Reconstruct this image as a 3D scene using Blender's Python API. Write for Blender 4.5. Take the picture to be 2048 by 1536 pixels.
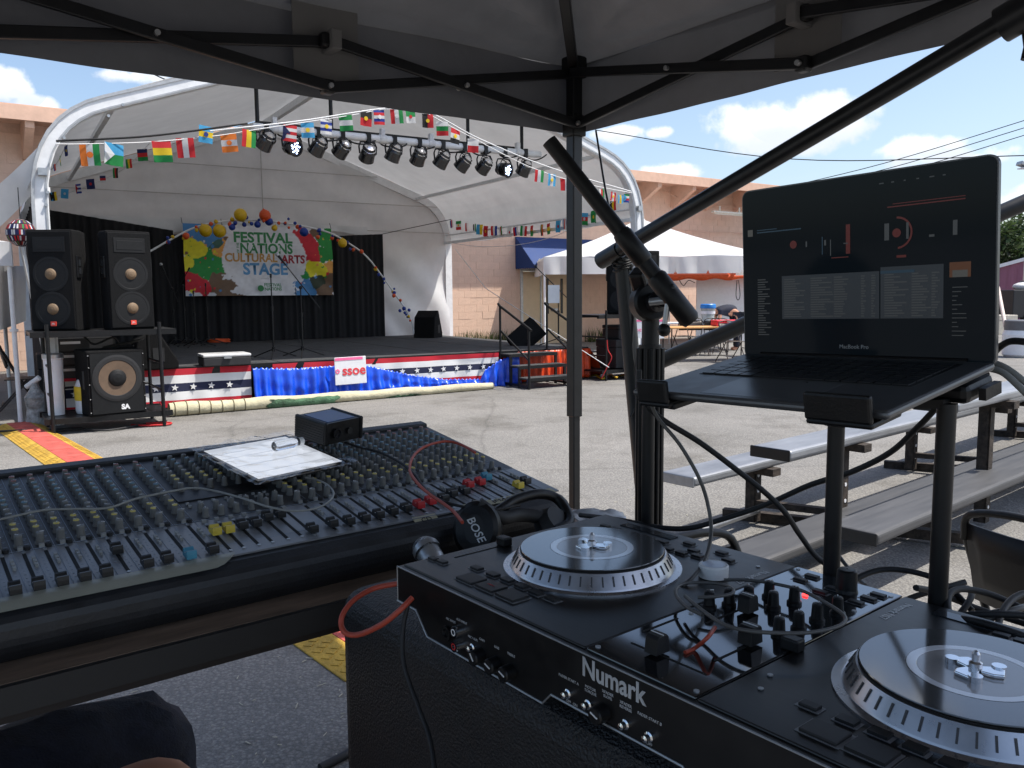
import bpy, math, random
from mathutils import Vector as V, Matrix, Euler, noise
random.seed(7)
sc = bpy.context.scene
for o in list(bpy.data.objects): bpy.data.objects.remove(o)
R_ = math.radians
# ---------------- camera (eye height 1.47 m, pitched down, slight roll)
CAMZ = 1.47; FPX = 1657.0; PITCH = math.atan(178/1657.0); ROLL = R_(.5)
cam = bpy.data.cameras.new('camera'); cam.lens = FPX/2048*36; cam.sensor_width = 36
cam.clip_start = .02; cam.clip_end = 3000
camo = bpy.data.objects.new('camera', cam); sc.collection.objects.link(camo); sc.camera = camo
camo.matrix_world = Matrix.Translation((0,0,CAMZ)) @ Matrix.Rotation(math.pi/2-PITCH,4,'X') @ Matrix.Rotation(-ROLL,4,'Z')
# ---------------- exposure
sc.view_settings.view_transform = 'Standard'; sc.view_settings.look = 'None'
sc.view_settings.exposure = 0.6;
sc.render.engine='CYCLES'; sc.cycles.max_bounces=6; sc.cycles.diffuse_bounces=3; sc.cycles.glossy_bounces=3; sc.cycles.transmission_bounces=5; sc.cycles.transparent_max_bounces=6; sc.cycles.caustics_reflective=False; sc.cycles.caustics_refractive=False; sc.view_settings.gamma = 1; sc.view_settings.use_curve_mapping = False
# ---------------- sun
SUN_EL = R_(62); SUN_AZ = R_(-3)      # azimuth measured from +X towards +Y
sund = V((math.cos(SUN_EL)*math.cos(SUN_AZ), math.cos(SUN_EL)*math.sin(SUN_AZ), math.sin(SUN_EL)))
sl = bpy.data.lights.new('sun','SUN'); sl.energy = 4.2; sl.angle = R_(.55); sl.color = (1,.955,.88)
so = bpy.data.objects.new('sun', sl); sc.collection.objects.link(so); so.rotation_euler = sund.to_track_quat('Z','Y').to_euler(); so.location=(40,10,60)
# ---------------- direction / point from a photo pixel (surveying helper)
def ray(x,y):
    u=(x-1024)/FPX; v=(768-y)/FPX; c,s=math.cos(ROLL),math.sin(ROLL); u,v=c*u+s*v,-s*u+c*v
    return V((u, math.cos(PITCH)+v*math.sin(PITCH), -math.sin(PITCH)+v*math.cos(PITCH)))
EYE = V((0,0,CAMZ))
def Zp(x,y,z): d=ray(x,y); return EYE+d*((z-CAMZ)/d.z)
def Yp(x,y,Y): d=ray(x,y); return EYE+d*(Y/d.y)
def hit(x,y,p0,n): d=ray(x,y); return EYE+d*((V(p0)-EYE).dot(n)/d.dot(n))
# ---------------- sky
w = bpy.data.worlds.new('World'); sc.world = w; w.use_nodes = True
nt = w.node_tree; nt.nodes.clear(); L = nt.links.new
def N(t,**k):
    n = nt.nodes.new(t)
    for a,b in k.items(): setattr(n,a,b)
    return n
sky = N('ShaderNodeTexSky', sky_type='NISHITA'); sky.sun_disc = False; sky.sun_elevation = SUN_EL; sky.sun_rotation = math.pi/2-SUN_AZ
sky.altitude = 200; sky.air_density = 1.0; sky.dust_density = 2.4; sky.ozone_density = 1.0
bg = N('ShaderNodeBackground'); bg.inputs[1].default_value = .14; L(sky.outputs[0], bg.inputs[0])
tc = N('ShaderNodeTexCoord')
def vm(op,a,b=None):
    n=N('ShaderNodeVectorMath',operation=op)
    for i,q in enumerate((a,b)):
        if q is None: continue
        if hasattr(q,'links'): L(q,n.inputs[i])
        else: n.inputs[i].default_value=q
    return n.outputs['Value'] if op in('DOT_PRODUCT','LENGTH') else n.outputs[0]
def ma(op,a,b=None,c=None):
    n=N('ShaderNodeMath',operation=op)
    for i,q in enumerate((a,b,c)):
        if q is None: continue
        if hasattr(q,'links'): L(q,n.inputs[i])
        else: n.inputs[i].default_value=q
    return n.outputs[0]
dirv = vm('NORMALIZE', tc.outputs['Generated'])
nz = N('ShaderNodeTexNoise'); nz.inputs['Scale'].default_value=26; nz.inputs['Detail'].default_value=9; nz.inputs['Roughness'].default_value=.58; L(dirv,nz.inputs['Vector'])
nz2 = N('ShaderNodeTexNoise'); nz2.inputs['Scale'].default_value=11; nz2.inputs['Detail'].default_value=3; L(dirv,nz2.inputs['Vector'])
cl = None; sh = None
for (px,py,a,b) in [(1530,255,110,46),(1640,232,92,42),(1690,262,55,34),(1590,285,120,26),(1240,268,56,17),(1318,266,30,14),(1330,352,72,24),(1270,362,50,18),(1830,296,80,26),(1890,318,110,28),(1905,285,45,20),(2030,400,70,36),(15,170,42,30),(62,215,38,24),(285,156,66,17),(1740,-330,210,60),(400,-420,240,70),(2500,150,190,60),(-420,120,180,60),(2050,520,160,50)]:
    c=ray(px,py).normalized(); rt=c.cross(V((0,0,1))).normalized(); up=rt.cross(c)
    x_=ma('DIVIDE',vm('DOT_PRODUCT',dirv,rt),a/FPX); z_=ma('DIVIDE',vm('DOT_PRODUCT',dirv,up),b/FPX); zz=ma('SUBTRACT',z_,c.dot(up))
    f=ma('GREATER_THAN',vm('DOT_PRODUCT',dirv,c),.6)
    # flatter base: stretch below the middle
    m=ma('SUBTRACT',1.0,ma('ADD',ma('MULTIPLY',x_,x_),ma('MULTIPLY',zz,zz)))
    m=ma('ADD',ma('MULTIPLY',ma('ADD',ma('MAXIMUM',m,-3.0),4.0),f),-4.0)
    cl = m if cl is None else ma('MAXIMUM',cl,m)
    s_=ma('MULTIPLY',ma('MULTIPLY',ma('SUBTRACT',.15,zz),f),ma('GREATER_THAN',m,-.9)); sh = s_ if sh is None else ma('MAXIMUM',sh,s_)
cov = ma('ADD', cl, ma('MULTIPLY',ma('SUBTRACT',nz.outputs['Fac'],.5),3.6))
cov = ma('ADD', cov, ma('MULTIPLY',ma('SUBTRACT',nz2.outputs['Fac'],.5),1.2))
mr = N('ShaderNodeMapRange',interpolation_type='SMOOTHSTEP'); mr.inputs['From Min'].default_value=-.1; mr.inputs['From Max'].default_value=.85; L(cov,mr.inputs['Value'])
mr2 = N('ShaderNodeMapRange',interpolation_type='SMOOTHSTEP'); mr2.inputs['From Min'].default_value=-.3; mr2.inputs['From Max'].default_value=1.1
L(ma('ADD',sh,ma('MULTIPLY',ma('SUBTRACT',nz.outputs['Fac'],.5),2.2)),mr2.inputs['Value'])
cm = N('ShaderNodeMix',data_type='RGBA'); cm.inputs[6].default_value=(1,1,1,1); cm.inputs[7].default_value=(.62,.68,.78,1); L(ma('MULTIPLY',mr2.outputs[0],.75),cm.inputs[0])
bgc = N('ShaderNodeBackground'); bgc.inputs[1].default_value=.86; L(cm.outputs[2],bgc.inputs[0])
mx = N('ShaderNodeMixShader'); L(ma('MULTIPLY',mr.outputs[0],.93),mx.inputs[0]); L(bg.outputs[0],mx.inputs[1]); L(bgc.outputs[0],mx.inputs[2])
wo = N('ShaderNodeOutputWorld'); L(mx.outputs[0],wo.inputs[0])
# ================= materials
MATS={}
def mat(name,col,rough=.6,metal=0,var=.10,scale=14,bump=0,bscale=60,spec=.5,transl=0,emit=None,es=1,coat=0,rvar=.1,alpha=1,stretch=None,objvar=0,trans=0):
    if name in MATS: return MATS[name]
    m=bpy.data.materials.new(name); m.use_nodes=True; t=m.node_tree; b=t.nodes['Principled BSDF']; l=t.links.new; nn=t.nodes.new
    c=nn('ShaderNodeTexCoord'); src=c.outputs['Object']
    if stretch:
        mp=nn('ShaderNodeMapping'); mp.inputs['Scale'].default_value=stretch; l(src,mp.inputs[0]); src=mp.outputs[0]
    n1=nn('ShaderNodeTexNoise'); n1.inputs['Scale'].default_value=scale; n1.inputs['Detail'].default_value=6; n1.inputs['Roughness'].default_value=.65; l(src,n1.inputs['Vector'])
    r=nn('ShaderNodeValToRGB'); r.color_ramp.elements[0].position=.3; r.color_ramp.elements[1].position=.7
    lo=[max(0,q*(1-var*2)) for q in col]; hi=[min(1,q*(1+var*1.2)) for q in col]
    r.color_ramp.elements[0].color=(*lo,1); r.color_ramp.elements[1].color=(*hi,1); l(n1.outputs['Fac'],r.inputs[0]); cs=r.outputs[0]
    if objvar:
        oi=nn('ShaderNodeObjectInfo'); hs=nn('ShaderNodeHueSaturation'); mr=nn('ShaderNodeMapRange'); mr.inputs['To Min'].default_value=1-objvar; mr.inputs['To Max'].default_value=1+objvar
        l(oi.outputs['Random'],mr.inputs['Value']); l(mr.outputs[0],hs.inputs['Value']); l(cs,hs.inputs['Color']); cs=hs.outputs[0]
    l(cs,b.inputs['Base Color'])
    mrr=nn('ShaderNodeMapRange'); mrr.inputs['To Min'].default_value=max(.02,rough-rvar); mrr.inputs['To Max'].default_value=min(1,rough+rvar); l(n1.outputs['Fac'],mrr.inputs['Value']); l(mrr.outputs[0],b.inputs['Roughness'])
    b.inputs['Metallic'].default_value=metal; b.inputs['Specular IOR Level'].default_value=spec; b.inputs['Coat Weight'].default_value=coat; b.inputs['Coat Roughness'].default_value=.08
    b.inputs['Alpha'].default_value=alpha; b.inputs['Transmission Weight'].default_value=trans
    if bump:
        n2=nn('ShaderNodeTexNoise'); n2.inputs['Scale'].default_value=bscale; n2.inputs['Detail'].default_value=4; l(src,n2.inputs['Vector'])
        bm=nn('ShaderNodeBump'); bm.inputs['Strength'].default_value=bump; bm.inputs['Distance'].default_value=.02; l(n2.outputs['Fac'],bm.inputs['Height']); l(bm.outputs[0],b.inputs['Normal'])
    if emit: b.inputs['Emission Color'].default_value=(*emit,1); b.inputs['Emission Strength'].default_value=es
    if transl:
        tr=nn('ShaderNodeBsdfTranslucent'); l(cs,tr.inputs[0]); ms=nn('ShaderNodeMixShader'); ms.inputs[0].default_value=transl
        l(b.outputs[0],ms.inputs[1]); l(tr.outputs[0],ms.inputs[2]); l(ms.outputs[0],t.nodes['Material Output'].inputs[0])
    MATS[name]=m; return m
def hexc(r,g,b): return tuple(((q/255)/12.92 if q<11 else ((q/255+.055)/1.055)**2.4) for q in (r,g,b))
BLK=mat('black_steel',(.007,.0072,.008),.42,.0,.25,30,spec=.35)
BLKP=mat('black_plastic',(.006,.0062,.007),.42,0,.2,40,bump=.05,bscale=300,spec=.35)
RUB=mat('black_rubber',(.012,.012,.013),.62,0,.2,40)
CARP=mat('black_carpet',(.022,.022,.024),.95,0,.3,60,bump=.5,bscale=220)
WHT=mat('white_vinyl',(.78,.78,.77),.5,0,.04,4,transl=.3)
ALU=mat('aluminium',(.78,.79,.8),.38,.0,.06,8,spec=.6)
CHROME=mat('chrome',(.75,.76,.78),.12,1,.03,10,rvar=.05)
STEEL=mat('galvanised_steel',(.45,.46,.47),.4,.8,.1,12)
# ================= mesh builder
COL=sc.collection
class MB:
    def __init__(s,root=None): s.v=[];s.f=[];s.m=[];s.s=[]; s.T=root.matrix_world.inverted() if root is not None else None
    def add(s,vs,fs,m=0,sm=False):
        k=len(s.v)
        for p in vs:
            p=V(p); s.v.append(s.T@p if s.T is not None else p)
        for f in fs: s.f.append([i+k for i in f]); s.m.append(m); s.s.append(sm)
        return s
    def box(s,c,d,rot=None,m=0):
        c=V(c); h=[q/2 for q in d]; vs=[]
        for sx in(-1,1):
            for sy in(-1,1):
                for sz in(-1,1):
                    p=V((sx*h[0],sy*h[1],sz*h[2])); vs.append(c+(rot@p if rot is not None else p))
        return s.add(vs,[(0,1,3,2),(4,6,7,5),(0,4,5,1),(2,3,7,6),(0,2,6,4),(1,5,7,3)],m)
    def bx(s,x0,x1,y0,y1,z0,z1,m=0): return s.box(((x0+x1)/2,(y0+y1)/2,(z0+z1)/2),(x1-x0,y1-y0,z1-z0),None,m)
    def bar(s,p,q,w,h=None,up=(0,0,1),m=0):
        p=V(p);q=V(q);h=h or w; d=(q-p); l=d.length; d=d/l; u=V(up)
        if abs(d.dot(u))>.98: u=V((0,1,0))
        x=d.cross(u).normalized(); z=x.cross(d)
        return s.box((p+q)/2,(w,l,h),Matrix((x,d,z)).transposed(),m)
    def tube(s,pts,r,n=8,m=0,cap=True,sm=True):
        pts=[V(p) for p in pts]; N_=len(pts); rs=r if isinstance(r,(list,tuple)) else [r]*N_; vs=[];fs=[]
        t0=(pts[1]-pts[0]).normalized(); a=V((0,0,1)) if abs(t0.z)<.9 else V((1,0,0)); x=t0.cross(a).normalized()
        for i,p in enumerate(pts):
            t=(pts[min(i+1,N_-1)]-pts[max(i-1,0)]).normalized(); x=(x-t*x.dot(t)).normalized(); y=t.cross(x)
            for k in range(n):
                an=2*math.pi*k/n; vs.append(p+(x*math.cos(an)+y*math.sin(an))*rs[i])
        for i in range(N_-1):
            for k in range(n): fs.append((i*n+k,i*n+(k+1)%n,(i+1)*n+(k+1)%n,(i+1)*n+k))
        s.add(vs,fs,m,sm)
        if cap: s.add([vs[k] for k in range(n)][::-1],[tuple(range(n))],m); s.add([vs[(N_-1)*n+k] for k in range(n)],[tuple(range(n))],m)
        return s
    def cyl(s,p,q,r,r2=None,n=14,m=0,sm=True): return s.tube([p,q],[r,r if r2 is None else r2],n,m,True,sm)
    def lathe(s,prof,o=(0,0,0),ax=(0,0,1),n=20,m=0,sm=True,ms=None):
        o=V(o);ax=V(ax).normalized(); a=V((1,0,0)) if abs(ax.x)<.9 else V((0,1,0)); x=ax.cross(a).normalized(); y=ax.cross(x)
        vs=[o+ax*z+(x*math.cos(2*math.pi*k/n)+y*math.sin(2*math.pi*k/n))*r for r,z in prof for k in range(n)]
        for i in range(len(prof)-1):
            k0=len(s.v); idx=[i*n+k for k in range(n)]+[(i+1)*n+k for k in range(n)]
            s.add([vs[j] for j in idx],[(k,(k+1)%n,n+(k+1)%n,n+k) for k in range(n)],ms[i] if ms else m,sm)
        return s
    def prism(s,poly,fn,d,m=0):
        # poly: 2d outline, fn(a,b)->V, d: V thickness
        n=len(poly); A=[fn(*p) for p in poly]; d=V(d); B=[p+d for p in A]
        return s.add(A+B,[tuple(range(n))[::-1],tuple(range(n,2*n))]+[(i,(i+1)%n,n+(i+1)%n,n+i) for i in range(n)],m)
    def grid(s,fn,nu,nv,m=0,sm=True,mf=None):
        vs=[fn(i/nu,j/nv) for j in range(nv+1) for i in range(nu+1)]
        k=len(s.v); s.add(vs,[],m)
        for j in range(nv):
            for i in range(nu):
                a=k+j*(nu+1)+i; s.f.append([a,a+1,a+nu+2,a+nu+1]); s.m.append(mf(i,j) if mf else m); s.s.append(sm)
        return s
    def sph(s,c,r,n=14,m=0,sq=(1,1,1)):
        c=V(c); vs=[];fs=[]; h=n//2
        for j in range(h+1):
            th=math.pi*j/h
            for i in range(n): ph=2*math.pi*i/n; vs.append(c+V((math.sin(th)*math.cos(ph)*sq[0],math.sin(th)*math.sin(ph)*sq[1],math.cos(th)*sq[2]))*r)
        for j in range(h):
            for i in range(n): fs.append((j*n+i,(j+1)*n+i,(j+1)*n+(i+1)%n,j*n+(i+1)%n))
        return s.add(vs,fs,m,True)
    def build(s,name,mats,parent=None,bevel=0,solid=0,sub=0,seg=2):
        me=bpy.data.meshes.new(name); me.from_pydata([tuple(p) for p in s.v],[],s.f)
        mats=mats if isinstance(mats,(list,tuple)) else [mats]
        for q in mats: me.materials.append(q)
        me.polygons.foreach_set('material_index',s.m); me.polygons.foreach_set('use_smooth',s.s); me.validate(); me.update()
        return link(name,me,parent,bevel,solid,sub,seg)
def link(name,me,parent=None,bevel=0,solid=0,sub=0,seg=2):
    o=bpy.data.objects.new(name,me); COL.objects.link(o)
    if parent is not None: o.parent=parent
    if solid: q=o.modifiers.new('solid','SOLIDIFY'); q.thickness=solid; q.offset=0
    if bevel: q=o.modifiers.new('bevel','BEVEL'); q.width=bevel; q.segments=seg; q.limit_method='ANGLE'; q.angle_limit=R_(40); q.harden_normals=False
    if sub: q=o.modifiers.new('sub','SUBSURF'); q.levels=sub; q.render_levels=sub
    return o
def tag(o,label,cat,group=None):
    o['label']=label; o['category']=cat
    if group: o['group']=group
    return o
def struct(o): o['kind']='structure'; return o
def thing(name,label,cat,mw=None,group=None):
    o=bpy.data.objects.new(name,None); COL.objects.link(o); o.empty_display_size=.1
    mw=Matrix.Identity(4) if mw is None else mw
    if isinstance(mw,(V,tuple)): mw=Matrix.Translation(mw)
    o.matrix_basis=mw; o.matrix_world=mw
    return tag(o,label,cat,group)
def copy_tree(o,parent=None,mw=None):
    c=o.copy(); COL.objects.link(c)
    if parent is not None: c.parent=parent
    if mw is not None: c.matrix_basis=mw; c.matrix_world=mw
    for ch in o.children: copy_tree(ch,c)
    return c
def frame(loc,yaw=0,pitch=0,roll=0): return Matrix.Translation(loc)@Matrix.Rotation(yaw,4,'Z')@Matrix.Rotation(pitch,4,'X')@Matrix.Rotation(roll,4,'Y')
def spl(pts,n=8):
    pts=[V(p) for p in pts]; P=[pts[0]*2-pts[1]]+pts+[pts[-1]*2-pts[-2]]; out=[]
    for i in range(1,len(P)-2):
        for k in range(n):
            t=k/n; a,b,c,d=P[i-1:i+3]
            out.append(.5*((2*b)+(c-a)*t+(2*a-5*b+4*c-d)*t*t+(3*b-a-3*c+d)*t**3))
    return out+[pts[-1]]
def txt(body,size,m,parent,mw,ext=.001,bold=0,align='CENTER',name='lettering',sx=1,shear=0):
    c=bpy.data.curves.new(name,'FONT'); c.body=body; c.size=size; c.extrude=ext; c.offset=bold; c.align_x=align; c.align_y='CENTER'; c.resolution_u=3; c.shear=shear
    t=bpy.data.objects.new(name,c); me=bpy.data.meshes.new_from_object(t); bpy.data.objects.remove(t)
    me.materials.append(m); me.transform(mw@Matrix.Diagonal((sx,1,1,1))); o=link(name,me,parent); return o
def face(o,xa,ya):   # matrix with text plane axes
    xa=V(xa).normalized(); ya=V(ya).normalized(); z=xa.cross(ya).normalized(); m=Matrix((xa,ya,z)).transposed().to_4x4(); m.translation=V(o); return m
def ropes(name,pts,r,m,label,cat='cable',n=8,group=None,smooth=True,seg=8):
    p=spl(pts,seg) if smooth else [V(q) for q in pts]
    return tag(MB().tube(p,r,n).build(name,m),label,cat,group)
ORD=['first','second','third','fourth','fifth','sixth','seventh','eighth','ninth','tenth','eleventh','twelfth']
# ================= ground
def ground_mat():
    m=bpy.data.materials.new('worn_asphalt'); m.use_nodes=True; t=m.node_tree; b=t.nodes['Principled BSDF']; l=t.links.new; nn=t.nodes.new
    c=nn('ShaderNodeTexCoord')
    def no(s,d,r=.6):
        n=nn('ShaderNodeTexNoise'); n.inputs['Scale'].default_value=s; n.inputs['Detail'].default_value=d; n.inputs['Roughness'].default_value=r; l(c.outputs['Object'],n.inputs['Vector']); return n.outputs['Fac']
    def ramp(f,a,b_,p0=.35,p1=.65):
        r=nn('ShaderNodeValToRGB'); r.color_ramp.elements[0].position=p0; r.color_ramp.elements[1].position=p1; r.color_ramp.elements[0].color=(*a,1); r.color_ramp.elements[1].color=(*b_,1); l(f,r.inputs[0]); return r.outputs[0]
    def mul(a,b_,f=1):
        x=nn('ShaderNodeMix'); x.data_type='RGBA'; x.blend_type='MULTIPLY'; x.inputs[0].default_value=f; l(a,x.inputs[6]); l(b_,x.inputs[7]); return x.outputs[2]
    base=ramp(no(.35,6),(.205,.197,.183),(.275,.262,.243))
    stain=ramp(no(.9,8,.7),(.66,.65,.63),(1,1,1),.36,.50)
    grit=ramp(no(160,3),(.62,.62,.62),(1.18,1.18,1.18),.36,.64)
    vo=nn('ShaderNodeTexVoronoi'); vo.inputs['Scale'].default_value=62; l(c.outputs['Object'],vo.inputs['Vector'])
    agg=ramp(vo.outputs['Distance'],(1.45,1.45,1.42),(.5,.5,.52),.05,.6)
    vc=nn('ShaderNodeTexVoronoi'); vc.feature='DISTANCE_TO_EDGE'; vc.inputs['Scale'].default_value=.33
    nd=nn('ShaderNodeTexNoise'); nd.inputs['Scale'].default_value=1.3; nd.inputs['Detail'].default_value=5; l(c.outputs['Object'],nd.inputs['Vector'])
    mxv=nn('ShaderNodeMix'); mxv.data_type='VECTOR'; mxv.inputs[0].default_value=.25; l(c.outputs['Object'],mxv.inputs[4]); l(nd.outputs['Color'],mxv.inputs[5]); l(mxv.outputs[1],vc.inputs['Vector'])
    crack=ramp(vc.outputs['Distance'],(.6,.6,.6),(1,1,1),.0,.006)
    col=mul(mul(mul(mul(base,stain,.95),grit,.8),agg,.55),crack,.6); l(col,b.inputs['Base Color']); b.inputs['Roughness'].default_value=.9
    bm=nn('ShaderNodeBump'); bm.inputs['Strength'].default_value=.5; bm.inputs['Distance'].default_value=.01; l(vo.outputs['Distance'],bm.inputs['Height']); l(bm.outputs[0],b.inputs['Normal'])
    return m
GND=ground_mat()
struct(MB().add([(-400,-300,0),(500,-300,0),(500,900,0),(-400,900,0)],[(0,1,2,3)]).build('ground',GND))
PAINT=mat('worn_white_paint',(.6,.6,.57),.8,0,.3,6)
a,b=Zp(1188,701,.004),Zp(1300,717,.004); d=(b-a).normalized(); q=V((-d.y,d.x,0))*.05
struct(MB().add([a-q,b-q,b+q,a+q],[(0,1,2,3)]).build('parking_line',PAINT))
# loose straw and litter bits on the near ground
STRAW=mat('pale_straw',(.5,.46,.36),.9,0,.2)
mb=MB()
for i in range(420):
    x=random.uniform(-1.9,.1); y=random.uniform(2.0,4.6) if i<300 else random.uniform(4.5,9)
    if i>=300: x=random.uniform(-3,3)
    a=random.random()*3.14; l=random.choice([.006,.01,.015,.025,.04]); c=V((x,y,.004)); d=V((math.cos(a),math.sin(a),0)); 
    mb.bar(c-d*l/2,c+d*l/2,random.uniform(.002,.004),.002)
for k in range(90):
    y=random.uniform(2.2,3.2); x=-.43+random.gauss(0,.05)-(y-2.4)*.1; a=random.random()*3.14; l=random.uniform(.01,.04); c=V((x,y,.006)); d=V((math.cos(a),math.sin(a),.1)); mb.bar(c-d*l/2,c+d*l/2,.003,.002)
o=tag(mb.build('straw_litter',STRAW),'scattered straw bits lying on the asphalt','straw'); o['kind']='stuff'
# ================= building (painted block wall)
BM=frame((2.46,25.95,0),R_(35))
bld=thing('block_building','salmon painted concrete block building with overhanging eaves behind the stage','building',BM)
TAN=mat('salmon_block_paint',hexc(217,184,162),.85,0,.05,3,bump=.2,bscale=25,objvar=.025)
TAND=mat('salmon_mortar',hexc(207,174,153),.9,0,.08,6)
TAN2=mat('tan_wood_trim',hexc(208,172,150),.8,0,.06,5)
MB().bx(-26,-2.68,.006,.4,0,5.0).bx(-.66,16,.006,.4,0,5.0).bx(-2.68,-.66,.006,.4,2.24,5.0).bx(16,16.3,.03,10,0,5.0).build('wall',TAND,bld)
bme=None; nblk=0; rest=MB()
def blk(x,z,w_): 
    return MB().bx(0,w_-.004,0,.05,0,.196)
full=blk(0,0,.4)
for r in range(24):
    z=r*.2+.006
    for k in range(-64,41):
        x=k*.4+(.2 if r%2 else 0); x2=x+.4
        if x2<-25.5 or x2>16: continue
        xs=[(x,x2)]
        if z<2.24:
            if x<-2.68<x2: xs=[(x,-2.68)]
            elif x<-.66<x2: xs=[(-.66,x2)]
            elif -2.68<=x and x2<=-.66: continue
        for (u0,u1) in xs:
            vis=(-5.2<u0<-2.2 and z<3.3) or (1.7<u0<8 and z<2.3)
            if vis and u1-u0>.39 and nblk<300:
                if bme is None: o=full.build('block',TAN,bld); bme=o.data
                else: o=link('block',bme,bld)
                o.location=(u0+random.uniform(-.001,.001),random.uniform(-.004,.004),z); nblk+=1
            elif u0>-21: rest.bx(u0,u1-.004,random.uniform(-.003,.003),.05,z,z+.196)
o=rest.build('blocks',TAN,bld); o['kind']='stuff'
# eaves: soffit, fascia, tapered brackets
MB().bx(-26,16.4,-1.0,.6,5.0,5.05).build('soffit',TAN2,bld)
MB().bx(-26,16.4,-1.06,-1.0,4.9,5.17).bx(-26,16.4,-1.0,.6,5.1,5.2).build('fascia',TAN2,bld)
br=None
for k in range(-12,11):
    x=k*1.55+.45
    if br is None:
        br=MB().prism([(-.98,5.0),(-.98,4.78),(-.12,4.3),(.03,4.3),(.03,5.0)],lambda a,b:V((-.08,a,b)),(.16,0,0)).build('eave_bracket',TAN2,bld); br.location=(x,0,0)
    else: o=link('eave_bracket',br.data,bld); o.location=(x,0,0)
LAMP=mat('lamp_housing',(.72,.7,.6),.5)
MB().bx(4.9,6.6,-.62,-.5,4.17,4.23).bx(5.0,6.5,-.58,-.54,4.12,4.17).bx(5.2,5.24,-.6,-.56,4.23,4.4).bx(6.2,6.24,-.6,-.56,4.23,4.4).build('strip_lamp',LAMP,bld)
mb=MB()
for (pts) in ([(3,-.1,4.9),(3.5,-.3,4.6),(4.4,-.2,4.75),(6,-.15,4.45),(9,-.1,4.5)],[(3.5,-.15,4.75),(5,-.1,4.5),(7,-.1,4.55),(9,-.1,4.3)],[(2,-.05,3.7),(5,-.12,3.55),(6.5,-.1,3.6),(9.5,-.05,3.4)]): mb.tube(spl(pts,6),.012,6)
mb.build('conduit',TAN2,bld)
# double door
DOORM=mat('cream_door',hexc(214,190,156),.6,0,.05,3); GLZ=mat('dark_glass',(.02,.022,.025),.08,0,.05); DFR=mat('pale_frame',hexc(205,205,200),.5)
MB().bx(-2.68,-2.60,-.04,.06,0,2.24).bx(-.72,-.66,-.04,.06,0,2.24).bx(-2.6,-.72,-.04,.06,2.16,2.24).bx(-1.95,-1.9,-.03,.06,0,2.16).build('door_frame',DFR,bld)
for x0,x1,g in ((-2.59,-1.96,None),(-1.89,-.73,1)):
    d=MB().bx(x0,x1,.0,.05,.01,2.15).build('door',DOORM,bld)
    if g:
        for xx in (-1.72,-1.18): MB().bx(xx,xx+.09,-.008,.0,.9,1.95).build('glass_slit',GLZ,d)
        MB().bx(-1.55,-1.3,-.05,-.001,.98,1.06).cyl((-1.42,-.07,1.02),(-1.42,-.001,1.02),.04).build('push_plate',STEEL,d)
# awning
BLUE=mat('navy_canvas',hexc(26,58,112),.75,0,.05,3)
aw=MB(); x0,x1=-2.85,1.1
aw.add([(x0,-.02,3.14),(x1,-.02,3.14),(x1,-.91,2.32),(x0,-.91,2.32)],[(0,3,2,1)])
for xx in(x0,x1): aw.add([(xx,-.02,3.14),(xx,-.91,2.32),(xx,-.02,2.32)],[(0,1,2)])
n=40
for s0,s1,k in (((x0,-.91),(x1,-.91),40),((x0,-.02),(x0,-.91),10)):
    for i in range(k):
        p=V((*s0,0)).lerp(V((*s1,0)),i/k); q=V((*s0,0)).lerp(V((*s1,0)),(i+1)/k); mdl=(p+q)/2
        aw.add([(p.x,p.y,2.32),(q.x,q.y,2.32),(q.x,q.y,2.24),(mdl.x,mdl.y,2.21),(p.x,p.y,2.24)],[(0,1,2,3,4)])
aw.build('awning',BLUE,bld,solid=.012)
# weeds at wall foot
GRASS=mat('dry_weeds',(.085,.11,.03),.8,0,.4,40,objvar=.1,transl=.2)
def weeds(x0,x1,n,h,lab):
    mb=MB()
    for i in range(n):
        x=random.uniform(x0,x1); y=random.uniform(-.35,-.03); hh=h*random.uniform(.3,1); a=random.random()*6.28; bx=random.gauss(0,.12); by=random.gauss(0,.1); ww=.012
        dx,dy=math.cos(a)*ww,math.sin(a)*ww
        mb.add([BM@V((x-dx,y-dy,0)),BM@V((x+dx,y+dy,0)),BM@V((x+dx*.7+bx*.5,y+dy*.7+by*.5,hh*.6)),BM@V((x-dx*.7+bx*.5,y-dy*.7+by*.5,hh*.6)),BM@V((x+bx,y+by,hh))],[(0,1,2,3),(3,2,4)])
    o=tag(mb.build('weeds',GRASS),lab,'weeds'); o['kind']='stuff'
weeds(-5,-2.8,500,.55,'green weeds along the block wall left of the door'); weeds(-.3,1.6,220,.5,'green weeds at the wall foot right of the door')
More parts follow.
